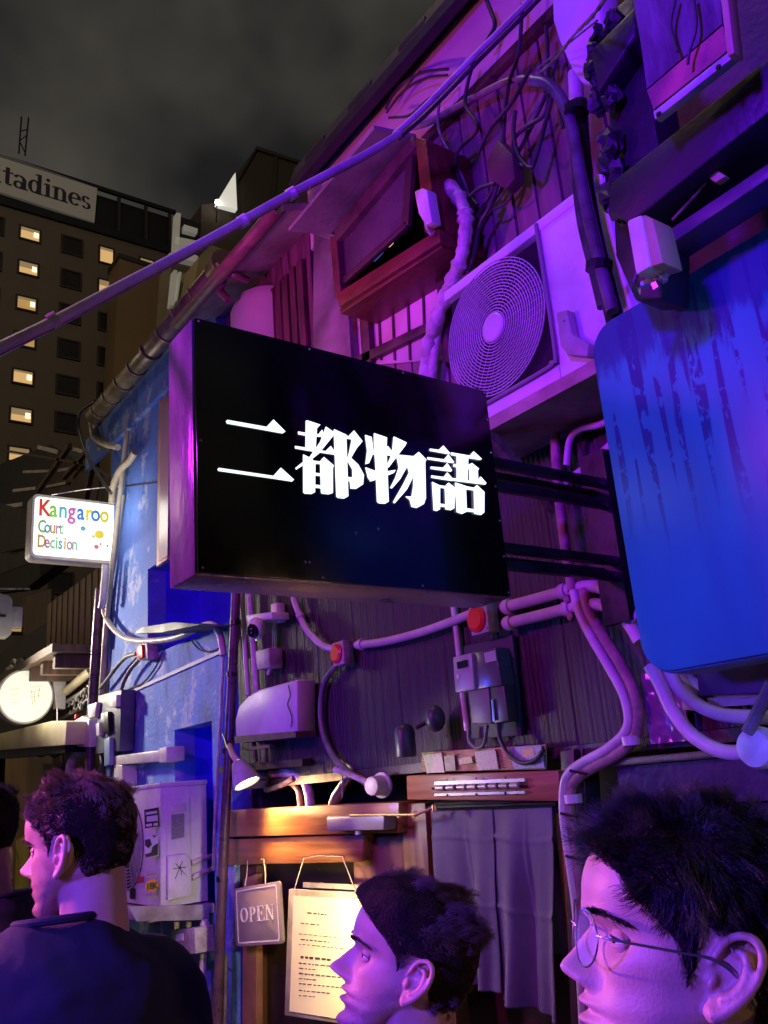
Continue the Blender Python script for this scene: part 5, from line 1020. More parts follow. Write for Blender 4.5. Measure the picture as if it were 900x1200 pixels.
for (a,b) in ((47,880),(63,880)): MB().lathe(FX(a,b,2.05),(-1,-.6,-.2),[(-.05,.05),(0,.055),(.01,.05),(.011,0)],20).build('round_lamp', pm('dead_lamp', (0.07,0.07,0.08), None, 6,.25), DB, smooth=True, angle=35)
MB().tube([FX(5,990,2.1),FX(10,992,2.1),FX(14,1003,2.1),FX(14,1030,2.1)], .018, 10).build('pipe', pm('tan_pipe', (0.6,0.4,0.25), None, 5,.5), DB, smooth=True)
VO = thing('vent_hood', 'small rounded violet vent hood left of the dark pole cluster', 'vent hood', FX(90,858,2.0))
MB().slabX([(76,874),(77,860),(84,846),(95,839),(104,842),(104,876)], 1.88, 1.99).build('hood_shell', white_plastic, VO, bevel=.012)
MB().lathe(FX(90,842,1.95),(0,0,1),[(0,.018),(.03,.014)],12).build('knob', red_lamp, VO, smooth=True)
run('pipe', 'pale curved flue pipe under the small violet vent hood', 'pipe', [(95,878),(88,886),(83,898),(82,920)], 1.93, .035, tape_mat, noise=.05)
# pole and conduit cluster at the blue house corner
run('corner_pole', 'dark upright pole left of the blue house corner', 'pole', [(117,690),(112,760),(107,850),(104,960)], 1.93, .032, pm('pole_paint',(0,0,0)), part='pole')
run('corner_pipe', 'cream upright pipe on the left edge of the blue house', 'pipe', [(149,505),(143,560),(134,640),(126,720),(122,760)], 1.955, .018, pm('cream_pipe', (0.62,0.54,0.38), (0.4,0.33,0.22), 6,.5,.1))
run('corner_pipe', 'second cream upright pipe just left of the first', 'pipe', [(143,580),(135,640),(128,690),(124,740),(118,830)], 1.97, .022, pm('cream_pipe',(0,0,0)))
run('corner_pipe', 'hooked cream cable bundle at the top of the blue corner', 'cable bundle', [(158,530),(152,540),(140,552),(133,570),(131,590)], 1.93, .024, pm('cream_pipe',(0,0,0)), noise=.05)
run('corner_pipe', 'cream conduit with bright couplings beside the dark pole', 'conduit', [(124,662),(121,700),(119,712)], 1.9, .026, white_plastic)
run('sweep_conduit', 'pale conduit sweeping under the blue recess toward the dark drainpipe', 'conduit', [(119,700),(122,718),(132,736),(150,749),(180,751),(210,746),(236,734),(250,733),(258,745),(262,768)], 1.95, .0185, pm('cream_pipe2', (0.66,0.58,0.5), (0.45,0.38,0.33), 6,.4,.1))
run('corner_cable', 'black cable looping from the bronze gutter to the sign', 'cable', [(112,470),(95,482),(92,500),(100,530),(118,560),(130,578)], 1.85, .012, cable_mat)
run('corner_cable', 'grey drain elbow under the gutter outlet', 'pipe', [(108,500),(110,512),(122,520),(138,524)], 1.88, .022, pm('cream_pipe',(0,0,0)))
J3 = thing('junction_box', 'small junction box with red cover on the blue wall', 'junction box', FX(166,762,1.97))
MB().slabX([(161,755),(172,753),(173,772),(162,774)], 1.93, 1.998).build('box', grime_plastic, J3, bevel=.004)
MB().slabX([(159,757),(166,755),(167,771),(160,773)], 1.915, 1.929).build('red_cover', red_lamp, J3, bevel=.006)
run('wall_cable', 'dark conduit arching left from the small red covered box', 'conduit', [(160,766),(148,770),(138,780),(126,796),(118,806)], 1.95, .013, grey_cable)
run('wall_cable', 'dark conduit dropping from the small red covered box', 'conduit', [(163,773),(152,786),(143,805),(140,830),(136,850),(122,872),(118,895)], 1.95, .013, grey_cable)
run('wall_cable', 'loose black wires crawling over the blue wall', 'cable', [(190,765),(182,782),(168,800),(155,806),(145,812)], 1.985, .006, cable_mat, n=6)
run('wall_cable', 'thin looping black wire right on the blue wall', 'cable', [(225,752),(235,762),(250,763),(260,757)], 1.985, .005, cable_mat, n=6)
CL = thing('meter_cluster', 'cluster of dark utility boxes with small white covers on the blue corner', 'meter box', FX(128,850,1.93))
MB().slabX([(115,815),(142,808),(140,880),(112,884)], 1.90, 1.99).build('box', pm('utility_dark', (0.10,0.11,0.17), (0.04,0.04,0.07), 8,.5,.2), CL, bevel=.006)
for q, mt in (([(103,826),(113,823),(111,840),(103,842)], white_plastic), ([(128,817),(136,814),(136,828),(129,829)], white_plastic), ([(112,848),(116,847),(116,862),(113,863)], white_plastic), ([(118,836),(126,834),(127,858),(119,860)], black_metal), ([(122,866),(128,864),(128,896),(122,898)], pm('sky_box', (0.3,0.45,0.6), None, 5,.4))):
    MB().slabX(q, 1.87, 1.90).build('cover', mt, CL, bevel=.004)
for (a,b,c_,d_) in ((118,884,116,905),(128,884,130,910),(136,850,135,900)): MB().tube([FX(a,b,1.93),FX((a+c_)/2+3,(b+d_)/2,1.92),FX(c_,d_,1.93)], .012, 8).build('lead', cable_mat, CL, smooth=True)
# roof clutter between round sign and pole
for i,(a,b,c_,d_,r_,mt,lb) in enumerate(((78,810,107,785,.035,'c','pale slanting gutter pipe left of the dark pole'),(80,822,106,806,.02,'g','grey slanting pipe left of the dark pole'),(60,850,100,828,.02,'b','low dark pipe above the small vent hood'))):
    run('slanted_pipe', lb, 'pipe', [(a,b),((a+c_)/2,(b+d_)/2),(c_,d_)], 2.05, r_, {'c':pm('cream_pipe',(0,0,0)),'g':grey_cable,'b':cable_mat}[mt])
FO = thing('foil_bundle', 'crinkled silver foil bundle above the round sign', 'foil bundle', FX(22,785,2.1))
m = MB(); r_ = np.random.default_rng(8); cfo = FX(22,786,2.05)
m.ell(cfo, XA*.10, YA*.2, ZA*.10, 14, 10); m.v = [tuple(np.array(v)+r_.normal(0,.014,3)) for v in m.v]; m.build('foil', steel, FO, recalc=True)
CJ = thing('coiled_cables', 'heap of coiled grey cables on the tin roof left of the pole', 'cable coil', FX(93,822,2.05))
m = MB()
for k in range(5):
    cc_ = FX(84+k*5, 828-k*4, 2.03-.02*k); m.tube([cc_+np.array([0,.07*math.cos(a),.05*math.sin(a)])+r_.normal(0,.006,3) for a in np.linspace(0,5.6,10)], .008, 6)
m.build('coils', grey_cable, CJ, smooth=True)
# person partly visible at the left edge is built with the others below

# ================================================================== PEOPLE
def skin_mat(name, c, stub=None):
    m = pm(name, c, (c[0]*.84,c[1]*.72,c[2]*.70), 22, 0.50, 0.10, 420, lo=.3, hi=.7)
    b = m.node_tree.nodes['Principled BSDF']; b.inputs['Subsurface Weight'].default_value = .12; b.inputs['Subsurface Radius'].default_value = (.012,.004,.002); b.inputs['Subsurface Scale'].default_value = .6
    return m
skin_a = skin_mat('skin_fair', (0.66, 0.40, 0.31)); skin_b = skin_mat('skin_olive', (0.58, 0.35, 0.26)); skin_c = skin_mat('skin_tan', (0.60, 0.38, 0.27))
def hair_mat(name, c):
    m = bpy.data.materials.new(name); m.use_nodes = True; b = m.node_tree.nodes['Principled BSDF']
    b.inputs['Base Color'].default_value = (*c, 1); b.inputs['Roughness'].default_value = .42; b.inputs['Specular IOR Level'].default_value = .6
    return m
hair_a, hair_b, hair_c = hair_mat('hair_brown', (0.24,0.14,0.10)), hair_mat('hair_dark_brown', (0.12,0.066,0.05)), hair_mat('hair_black', (0.012,0.011,0.014))

hair_under = pm('hair_undercoat', (0.034,0.020,0.017), (0.012,0.008,0.008), 60, .95, .6, 300)
hair_under.node_tree.nodes['Principled BSDF'].inputs['Specular IOR Level'].default_value = .1
def sm(a, b, x): t = np.clip((x-a)/(b-a), 0, 1); return t*t*(3-2*t)
def smooth_interp(x, xp, fp):
    """monotone-ish cubic through the control points"""
    xp, fp = np.asarray(xp, float), np.asarray(fp, float); m = np.gradient(fp, xp)
    i = np.clip(np.searchsorted(xp, x)-1, 0, len(xp)-2); h = xp[i+1]-xp[i]; t = np.clip((x-xp[i])/h, 0, 1)
    return (2*t**3-3*t*t+1)*fp[i] + (t**3-2*t*t+t)*h*m[i] + (-2*t**3+3*t*t)*fp[i+1] + (t**3-t*t)*h*m[i+1]
class Head:
    """head in local metres: x forward, y to its left, z up, chin at z=0, ear canal near x=0"""
    def __init__(s, nose=1.0, jaw=1.0, brow=1.0, lip=1.0, cheek=1.0):
        s.nose, s.jaw, s.brow, s.lip, s.cheek = nose, jaw, brow, lip, cheek
    def surf(s, th, z):
        """vectorised point on the skin: th=0 front, pi/2 left"""
        th, z = np.broadcast_arrays(np.asarray(th, float), np.asarray(z, float)); zc = np.clip(z, 0, .2349)
        xf = smooth_interp(zc, [0,.008,.020,.034,.046,.053,.062,.075,.09,.108,.122,.134,.150,.170,.190,.208,.222,.231,.235],
                               [.060,.080,.0865,.0815,.0865,.0855,.0885,.0865,.0845,.083,.0835,.0935,.0965,.0955,.0885,.074,.052,.026,-.002])
        xb = smooth_interp(zc, [0,.02,.04,.06,.08,.10,.125,.15,.175,.2,.218,.229,.235], [-.02,-.045,-.058,-.068,-.077,-.084,-.0895,-.0905,-.087,-.074,-.054,-.029,-.004])
        w = smooth_interp(zc, [0,.01,.025,.045,.065,.085,.105,.125,.15,.175,.2,.218,.229,.235], [.018,.030,.044*s.jaw,.0555*s.jaw,.0610*s.jaw,.0665,.0700*s.cheek,.0715,.0755,.0765,.0670,.050,.030,.002])
        cx = np.where(z < .12, .0 + .012*(1-zc/.12), 0.0) - .006
        c, sn = np.cos(th), np.sin(th)
        pf = 2.0 + .35*sm(.05,.14,zc)                                  # squarer brow, rounder jaw
        p = np.where(c > 0, pf, 2.15)
        ax = np.where(c > 0, xf-cx, cx-xb)
        X = cx + ax*np.sign(c)*np.abs(c)**(2/p); Y = w*np.sign(sn)*np.abs(sn)**(2/p)
        front = np.clip(c, 0, 1)
        g = lambda y0, sy, z0, sz: np.exp(-((np.abs(Y)-y0)/sy)**2 - ((z-z0)/sz)**2)
        # nose: ridge height along z
        nz = smooth_interp(np.clip(z,.066,.128), [.066,.072,.0775,.083,.088,.097,.108,.118,.124,.128], [0,.008,.024,.0315,.0305,.0235,.0165,.0095,.004,0])*s.nose
        nw = smooth_interp(np.clip(z,.066,.128), [.066,.074,.082,.09,.1,.115,.128], [.013,.0135,.0115,.0085,.0075,.0075,.009])
        X = X + (c > 0)*nz*np.exp(-np.abs(Y/nw)**2.4)
        X = X + front*(.0075*g(.0125,.0055,.0765,.0065))               # wings of the nose
        X = X - front*.0105*g(.032,.0155,.1165,.0125)                  # eye sockets
        X = X + front*.0050*s.brow*g(.030,.022,.1345,.0065) + front*.003*g(0,.012,.132,.006)
        X = X + front*.0045*s.cheek*g(.043,.016,.094,.014)             # cheekbones
        X = X - front*.0035*g(.024,.010,.082,.018)                     # fold beside the nose
        # lips
        lp = front*s.lip
        X = X + lp*(.0080*np.exp(-(Y/.021)**2-((z-.0602)/.0036)**2) + .0085*np.exp(-(Y/.018)**2-((z-.0462)/.0042)**2) - .0055*np.exp(-(Y/.024)**2-((z-.0535)/.0016)**2))
        X = X - front*.002*np.exp(-(Y/.004)**2-((z-.069)/.004)**2)
        X = X + front*.0055*np.exp(-(Y/.018)**2-((z-.019)/.010)**2)    # chin
        # jaw: the underside climbs towards the ear
        lift = .050*sm(.062, -.012, X)*np.clip(1-z/.085, 0, 1)**1.0
        Z = z + lift
        Z = np.where(Z > .10, .10 + (Z-.10)*.89, Z)
        # temple hollow
        Y = Y - np.sign(Y)*.0035*np.exp(-((X-.062)/.02)**2-((z-.135)/.016)**2)
        return np.stack([X, Y, Z], -1)
    def mesh(s, neck_dir=(-.045,-.0), neck_r=.053, neck_len=.085, lean=0.0):
        nu, nv = 160, 150
        zs = np.concatenate([np.linspace(0,.228,nv-12), .228+.007*np.sin(np.linspace(0,math.pi/2,13))[1:]])
        th = np.linspace(0, 2*math.pi, nu, endpoint=False); P = s.surf(th[None,:], zs[:,None]); m = MB()
        V = P.reshape(-1,3); n = len(zs)
        F = [(j*nu+i, j*nu+(i+1) % nu, (j+1)*nu+(i+1) % nu, (j+1)*nu+i) for j in range(n-1) for i in range(nu)] + [tuple(range(nu-1,-1,-1)), tuple(range((n-1)*nu, n*nu))]
        m.add(V, F)
        # neck
        k = 20; PN = []; RR = []
        nu2 = 48; VV = []
        for j in range(k):
            t = j/(k-1); z = .095 - t*(neck_len+.095); cxn = -.014 + neck_dir[0]*t; cyn = neck_dir[1]*t
            rx = neck_r*(1.0+.10*(1-t)**2 + .12*sm(.8,1,t)) ; ry = neck_r*(.98 + .25*sm(.75,1,t)**1.5)
            for i in range(nu2):
                a = 2*math.pi*i/nu2; ad = .008*math.exp(-((a-0)/.25)**2)*math.exp(-((t-.55)/.12)**2)
                scm = .004*(math.exp(-((abs((a+math.pi)%(2*math.pi)-math.pi)-.9+.9*(t-.4))/.18)**2))
                VV.append((cxn+(rx+ad+scm)*math.cos(a), cyn+(ry+scm)*math.sin(a), z))
        m.add(VV, [(j*nu2+i,(j+1)*nu2+i,(j+1)*nu2+(i+1)%nu2,j*nu2+(i+1)%nu2) for j in range(k-1) for i in range(nu2)] + [tuple(range(nu2)), tuple(range(k*nu2-1,(k-1)*nu2-1,-1))])
        for sd in (1,-1):
            s.ear(m, sd)
        return m
    def ear(s, m, sd):
        """auricle: shell plate with helix, antihelix, tragus and lobe"""
        def E(u, v, o): # u back, v up, o outwards
            a = math.radians(24); b = math.radians(12)
            back = np.array([-math.cos(a), sd*math.sin(a), 0]); up = np.array([-math.sin(b), sd*.08, math.cos(b)]); out = np.array([math.sin(a)*.9, sd*math.cos(a), 0])
            return np.array([.004, sd*(.0695), .104]) + back*u + up*v + out*o
        hel = [(-.004,.006,.002),(.000,.016,.006),(.004,.026,.008),(.012,.0325,.009),(.022,.033,.010),(.030,.027,.011),(.0335,.017,.011),(.033,.005,.010),(.029,-.007,.008),(.022,-.018,.006),(.014,-.026,.004),(.006,-.029,.003)]
        m.tube([E(*p) for p in hel], [.0026,.0034,.0036,.0036,.0037,.0038,.0038,.0036,.0035,.0040,.0055,.0060], 10, sub=6)
        m.tube([E(.010,.020,.004),E(.020,.019,.006),(E(.0245,.009,.0075)),E(.0235,-.003,.007),E(.017,-.013,.005),E(.010,-.016,.004)], [.0028,.0036,.004,.004,.0042,.004], 10)
        m.ell(E(.014,.003,-.0015), (E(1,0,0)-E(0,0,0))*.0215, (E(0,1,0)-E(0,0,0))*.031, (E(0,0,1)-E(0,0,0))*.0042, 24, 14)  # shell floor
        m.ell(E(.0015,-.004,.0035), (E(1,0,0)-E(0,0,0))*.0048, (E(0,1,0)-E(0,0,0))*.0075, (E(0,0,1)-E(0,0,0))*.005, 14, 10)
        m.ell(E(.009,-.0255,.002), (E(1,0,0)-E(0,0,0))*.0095, (E(0,1,0)-E(0,0,0))*.0105, (E(0,0,1)-E(0,0,0))*.0042, 16, 10)
        m.ell(E(.013,.004,-.009), (E(1,0,0)-E(0,0,0))*.014, (E(0,1,0)-E(0,0,0))*.022, (E(0,0,1)-E(0,0,0))*.010, 16, 10)   # root joining the skull
def frame_of(loc, yaw, pitch=0, roll=0, scale=1.0):
    return Matrix.Translation(loc) @ Matrix.Rotation(yaw, 4, 'Z') @ Matrix.Rotation(pitch, 4, 'Y') @ Matrix.Rotation(roll, 4, 'X') @ Matrix.Scale(scale, 4)
def xf(M_, V): V = np.asarray(V, float); A_ = np.array(M_.to_3x3()); return V @ A_.T + np.array(M_.translation)
def remeshed(v, f, voxel, smooth_it=2):
    me = bpy.data.meshes.new('tmp'); me.from_pydata([tuple(p) for p in v], [], f); o = bpy.data.objects.new('tmp', me); COL.objects.link(o)
    md = o.modifiers.new('r', 'REMESH'); md.mode = 'VOXEL'; md.voxel_size = voxel; md.use_smooth_shade = True
    s_ = o.modifiers.new('s', 'SMOOTH'); s_.iterations = smooth_it; s_.factor = .5
    bpy.context.view_layer.update(); r = bpy.data.meshes.new_from_object(o.evaluated_get(bpy.context.evaluated_depsgraph_get())); bpy.data.objects.remove(o)
    return r
def strand_mesh(P0, D, L, r0, nseg, curl, bend, rg, name, mat, parent, wave=0.0, grav=0.0, cl=None, pull=.8):
    """tapered three sided hair strands; P0,D (n,3); L (n,)"""
    n = len(P0); t = np.linspace(0, 1, nseg+1)
    ref = _u(np.array([.3,.5,.8])); A = np.cross(D, ref); A /= np.linalg.norm(A,axis=1)[:,None]+1e-9; B = np.cross(D, A)
    ph = rg.random((n,1))*6.28; fr = 2.5+3*rg.random((n,1))
    pts = P0[:,None,:] + D[:,None,:]*(L[:,None]*t)[:,:,None]
    pts += A[:,None,:]*(wave*L[:,None]*t*np.sin(fr*t*2+ph))[:,:,None] + B[:,None,:]*(wave*L[:,None]*t*np.cos(fr*t*2.3+ph))[:,:,None]
    pts += bend[:,None,:]*(L[:,None]*t**2)[:,:,None]; pts[:,:,2] -= grav*(L[:,None]*t**2)
    if cl is not None:
        own = rg.uniform(.45, 1.0, n); w_ = (pull*own)[:,None,None]*(t**1.1)[None,:,None]
        pts = pts*(1-w_) + pts[cl]*w_
    rr = (r0*(1-.75*t**1.5))[None,:,None]*(0.7+.6*rg.random((n,1,1)))
    V = []
    for k in range(3):
        a = 2*math.pi*k/3; V.append(pts + (A[:,None,:]*math.cos(a)+B[:,None,:]*math.sin(a))*rr)
    V = np.stack(V, 2).reshape(-1,3)                                   # n, seg, 3
    idx = np.arange(n*(nseg+1)*3).reshape(n, nseg+1, 3); q = []
    for k in range(3):
        q.append(np.stack([idx[:,:-1,k], idx[:,:-1,(k+1)%3], idx[:,1:,(k+1)%3], idx[:,1:,k]], -1).reshape(-1,4))
    F = np.concatenate(q); me = bpy.data.meshes.new(name); me.vertices.add(len(V)); me.vertices.foreach_set('co', (V-parent_loc(parent)).astype(np.float32).ravel())
    me.loops.add(len(F)*4); me.loops.foreach_set('vertex_index', F.ravel().astype(np.int32)); me.polygons.add(len(F)); me.polygons.foreach_set('loop_start', np.arange(0,len(F)*4,4,dtype=np.int32))
    me.polygons.foreach_set('loop_total', np.full(len(F),4,dtype=np.int32)); me.polygons.foreach_set('use_smooth', np.ones(len(F),bool)); me.update(calc_edges=True); me.validate()
    me.materials.append(mat); o = bpy.data.objects.new(name, me); COL.objects.link(o); o.parent = parent; return o

def skeleton(root_loc, yaw, H_, shoulder_w, arm_pose):
    """body joints for the skin modifier in world space; returns verts, edges, radii"""
    R_ = np.array(Matrix.Rotation(yaw,3,'Z')); V=[];E_=[];R=[]
    def v(x,y,z,r): V.append(R_ @ np.array([x,y,z]) + np.array(root_loc)); R.append(r); return len(V)-1
    s = H_/1.8
    pel = v(0,0,.98*s,.125*s); ab = v(0,0,1.10*s,.115*s); ch = v(.0,0,1.28*s,.112*s); uc = v(-.005,0,1.39*s,.085*s); nk = v(-.01,0,1.50*s,.06*s)
    E_ += [(pel,ab),(ab,ch),(ch,uc),(uc,nk)]
    for sd in (1,-1):
        hp = v(0,sd*.10*s,.92*s,.092*s); kn = v(.02,sd*.11*s,.50*s,.058*s); cf = v(-.01,sd*.11*s,.34*s,.056*s); an = v(-.01,sd*.11*s,.09*s,.036*s); bl = v(.09,sd*.12*s,.04*s,.034*s); to = v(.18,sd*.13*s,.025*s,.022*s); he = v(-.05,sd*.11*s,.035*s,.03*s)
        E_ += [(pel,hp),(hp,kn),(kn,cf),(cf,an),(an,bl),(bl,to),(an,he)]
        sh = v(0,sd*shoulder_w*.93,1.38*s,.048*s); el = v(-.016,sd*(shoulder_w+.035),1.10*s,.040*s); fa = v(.0,sd*(shoulder_w+.045),1.02*s,.041*s); wr = v(.06,sd*(shoulder_w+.055),.86*s,.027*s)
        pa = v(.085,sd*(shoulder_w+.055),.80*s,.032*s)
        E_ += [(uc,sh),(sh,el),(el,fa),(fa,wr),(wr,pa)]
        for i,(dx,l) in enumerate(((.030,.070),(.011,.080),(-.009,.074),(-.027,.058))):
            k = v(.09+dx,sd*(shoulder_w+.052),.765*s,.0095); a = v(.095+dx*1.1,sd*(shoulder_w+.047),(.765-l*.55)*s,.0085); b = v(.09+dx*1.1,sd*(shoulder_w+.036),(.765-l)*s,.0072); E_ += [(pa,k),(k,a),(a,b)]
        t1 = v(.118,sd*(shoulder_w+.045),.82*s,.011); t2 = v(.132,sd*(shoulder_w+.035),.785*s,.009); t3 = v(.134,sd*(shoulder_w+.03),.762*s,.008); E_ += [(pa,t1),(t1,t2),(t2,t3)]
    return V, E_, R
def skin_mesh(V, E_, R, grow=0.0, sub=2):
    me = bpy.data.meshes.new('tmp'); me.from_pydata([tuple(p) for p in V], E_, []); o = bpy.data.objects.new('tmp', me); COL.objects.link(o)
    md = o.modifiers.new('sk','SKIN'); md.use_smooth_shade = True
    for i, d in enumerate(me.skin_vertices[0].data): d.radius = (R[i]+grow, R[i]+grow); d.use_root = (i == 0)
    sb = o.modifiers.new('sb','SUBSURF'); sb.levels = sub; sb.render_levels = sub
    bpy.context.view_layer.update(); r = bpy.data.meshes.new_from_object(o.evaluated_get(bpy.context.evaluated_depsgraph_get())); bpy.data.objects.remove(o); return r
def mesh_vf(me):
    co = np.empty(len(me.vertices)*3); me.vertices.foreach_get('co', co); return co.reshape(-1,3), [tuple(p.vertices) for p in me.polygons]
def obj_from(me, name, mat, parent, smooth=True):
    off = parent_loc(parent); co = np.empty(len(me.vertices)*3); me.vertices.foreach_get('co', co); co = co.reshape(-1,3) - off; me.vertices.foreach_set('co', co.ravel()); me.update()
    me.name = name; me.materials.clear(); me.materials.append(mat); me.polygons.foreach_set('use_smooth', [smooth]*len(me.polygons)); o = bpy.data.objects.new(name, me); COL.objects.link(o); o.parent = parent; return o

def person(label, ear_px, dist, head_yaw, head_pitch, head_roll, scale, hd, skin, hairm, shirt_mat, pants_mat, body_yaw, hair_fn, group=None, shoulder=.185, neck_dir=(-.03,0), voxel=.0021, stand=None, shirt_top=-.075, height=None, shift=0.0, stubble=0, neck_z=-.030, eye_open=.75):
    """ear_px: pixel where the near ear canal shows; the head is set so that it lands there"""
    ear = FD(ear_px[0], ear_px[1], dist)
    Rm = frame_of((0,0,0), head_yaw, head_pitch, head_roll, scale)
    org = ear - xf(Rm, [[.004, .070, .104]])[0]                        # head origin (chin level)
    Mh = frame_of(Vector(org), head_yaw, head_pitch, head_roll, scale)
    T = thing('person', label, 'person', (org[0], org[1], 0.02), group)
    # body height follows from where the head is
    neck_base = xf(Mh, [[-.018+neck_dir[0], neck_dir[1], neck_z]])[0]
    Ht = (neck_base[2]-.02)/1.50*1.8 * 1.0
    neck_base = neck_base + np.array([math.cos(LEFT), math.sin(LEFT), 0])*shift
    ry = np.array([neck_base[0], neck_base[1], .02])
    V,E_,R = skeleton(ry, body_yaw, Ht, shoulder, None)
    body = skin_mesh(V,E_,R)
    bv, bf = mesh_vf(body)
    m = hd.mesh(neck_dir=neck_dir); hv = xf(Mh, m.v)
    hm = remeshed(hv, m.f, voxel*scale); hv2, hf2 = mesh_vf(hm)
    allv = np.vstack([hv2, bv]); off = len(hv2); me = bpy.data.meshes.new('body'); me.from_pydata([tuple(p) for p in allv], [], hf2 + [tuple(i+off for i in f) for f in bf])
    bo = obj_from(me, 'body', skin, T)
    # shirt: union of torso and sleeves grown outwards, remeshed and wrinkled
    s = Ht/1.8; Rb = np.array(Matrix.Rotation(body_yaw,3,'Z'))
    sm_ = MB(); W_ = lambda x,y,z: Rb @ np.array([x,y,z]) + ry
    rings = [(1.505,.066,.070,-.012),(1.49,.078,.092,-.014),(1.465,.098,shoulder*.80,-.012),(1.435,.116,shoulder*1.05,-.008),(1.39,.128,shoulder*1.16,-.004),(1.32,.136,shoulder*1.12,0),(1.22,.138,shoulder*1.03,.004),(1.10,.134,shoulder*.96,.006),(.98,.136,shoulder*.95,.004),(.86,.142,shoulder*.98,.004)]
    nn_ = 48; VV = []
    zz = np.linspace(0, len(rings)-1, 40)
    for q in zz:
        i0 = int(min(q, len(rings)-2)); t = q-i0; a_, b_ = rings[i0], rings[i0+1]; z_, rx, ry_, ox_ = [a_[k]*(1-t)+b_[k]*t for k in range(4)]
        for i in range(nn_):
            an = 2*math.pi*i/nn_; VV.append(W_(ox_+rx*np.sign(math.cos(an))*abs(math.cos(an))**.85, ry_*np.sign(math.sin(an))*abs(math.sin(an))**.9, z_*s))
    n = len(zz); sm_.add(VV, [(j*nn_+i, j*nn_+(i+1)%nn_, (j+1)*nn_+(i+1)%nn_, (j+1)*nn_+i) for j in range(n-1) for i in range(nn_)] + [tuple(range(nn_-1,-1,-1)), tuple(range((n-1)*nn_, n*nn_))])
    for sd in (1,-1):
        sm_.tube([W_(0,sd*shoulder*.6,1.40*s), W_(0,sd*shoulder*.98,1.395*s), W_(-.005,sd*(shoulder+.020),1.33*s), W_(-.012,sd*(shoulder+.032),1.24*s), W_(-.016,sd*(shoulder+.040),1.14*s)], [.066*s,.068*s,.064*s,.060*s,.060*s], 20)
    stm = remeshed(sm_.v, sm_.f, .011, 6)
    so = obj_from(stm, 'shirt', shirt_mat, T)
    tx = bpy.data.textures.new('folds', 'CLOUDS'); tx.noise_scale = .075; dm = so.modifiers.new('d','DISPLACE'); dm.texture = tx; dm.strength = .020; dm.mid_level = .5; dm.texture_coords='LOCAL'
    # ribbed collar ring
    cp = [W_(-.012+.064*math.cos(a), .068*math.sin(a), (1.503 + .006*(-math.cos(a)))*s) for a in np.linspace(0, 2*math.pi, 25)]
    MB().tube(cp, .0065, 8, False).build('collar', shirt_mat, so, smooth=True)
    # trousers
    pv_ = [i for i in range(len(V))]; tr = MB()
    tr.ell(W_(0,0,.95*s), Rb@np.array([.14,0,0])*s, Rb@np.array([0,.175,0])*s, ZA*.13*s, 24, 14)
    for sd in (1,-1): tr.tube([W_(0,sd*.085*s,.95*s), W_(.01,sd*.105*s,.7*s), W_(.02,sd*.11*s,.5*s), W_(-.0,sd*.11*s,.3*s), W_(-.01,sd*.11*s,.085*s)], [.115*s,.098*s,.078*s,.072*s,.068*s], 18)
    obj_from(remeshed(tr.v, tr.f, .014, 3), 'trousers', pants_mat, T)
    for sd in (1,-1):
        sh_ = MB(); sh_.ell(W_(.06,sd*.12*s,.045), Rb@np.array([.14,0,0]), Rb@np.array([0,.05,0]), ZA*.045, 20, 12); sh_.build('shoe', black_metal, T, smooth=True)
    # eyes, lids, brows
    for sd in (1,-1):
        ec = xf(Mh, [[.0625, sd*.032, .1147]])[0]; k = scale
        ax_, ay_, az_ = [np.array(Mh.to_3x3())@np.array(q) for q in ((.0125,0,0),(0,.0125,0),(0,0,.0125))]
        eo = MB().ell(ec, ax_, ay_, az_, 24, 16).build('eye', pm('eye_white', (0.75,0.72,0.7), None, 5,.15), T, smooth=True)
        fx = _u(ax_); MB().lathe(ec+fx*.0118*k, fx, [(-.001,.0058*k),(.0004,.0055*k),(.0011,.003*k),(.0013,0)], 16).build('iris', pm('iris_brown', (0.03,0.015,0.008), None, 5,.08), eo, smooth=True)
        def lp_(az, el, r_): return xf(Mh, [[.0625+r_*math.cos(az)*math.cos(el), sd*.032+r_*math.sin(az)*math.cos(el), .1147+r_*math.sin(el)]])[0]
        azs = np.linspace(-1.45, 1.45, 26); ld = MB(); edge = []
        op = lambda a: max(0.0, math.cos(a*1.25))**.7 if abs(a) < 1.25 else 0.0
        for (o_, hi_, th_) in ((.30*eye_open, 1.5, .0139), (-.24*eye_open, -1.5, .0136)):
            V_ = []
            for a in azs:
                e0 = o_*op(a) - .03
                for q_ in range(8):
                    t_ = q_/7; V_.append(lp_(a, e0 + (hi_-e0)*t_, th_ + .0006*math.sin(min(t_*5,1)*math.pi) + .0004*t_))
                if o_ > 0 and abs(a) < 1.25: edge.append(lp_(a, e0, .0142))
            nb_ = len(azs); ld.add(V_, [(k_*8+q_, (k_+1)*8+q_, (k_+1)*8+q_+1, k_*8+q_+1) for k_ in range(nb_-1) for q_ in range(7)])
        ldo = ld.build('eyelid', skin, T, smooth=True, angle=180); sl_ = ldo.modifiers.new('s','SOLIDIFY'); sl_.thickness = .0009; sl_.offset = -1
        MB().tube(edge, .0008*k, 6).build('lashes', hairm, T, smooth=True)
        rg = np.random.default_rng(4+sd); nb = 260; yy = rg.uniform(.012,.052,nb); zb_ = .1335 + .0055*np.sin((yy-.012)/.04*2.4) - .004*(yy>.04)*(yy-.04)/.012 + rg.normal(0,.0015,nb)
        th_ = np.arcsin(np.clip(yy/.070,0,1))*.93*sd
        # place on the surface by matching y
        grid = np.linspace(0,1.3,60)*sd; P0 = []
        for y_, z_ in zip(yy, zb_):
            Sg = hd.surf(grid, np.full(60, z_)); j = np.argmin(np.abs(np.abs(Sg[:,1])-y_)); P0.append(Sg[j]+[-.0004,0,0])
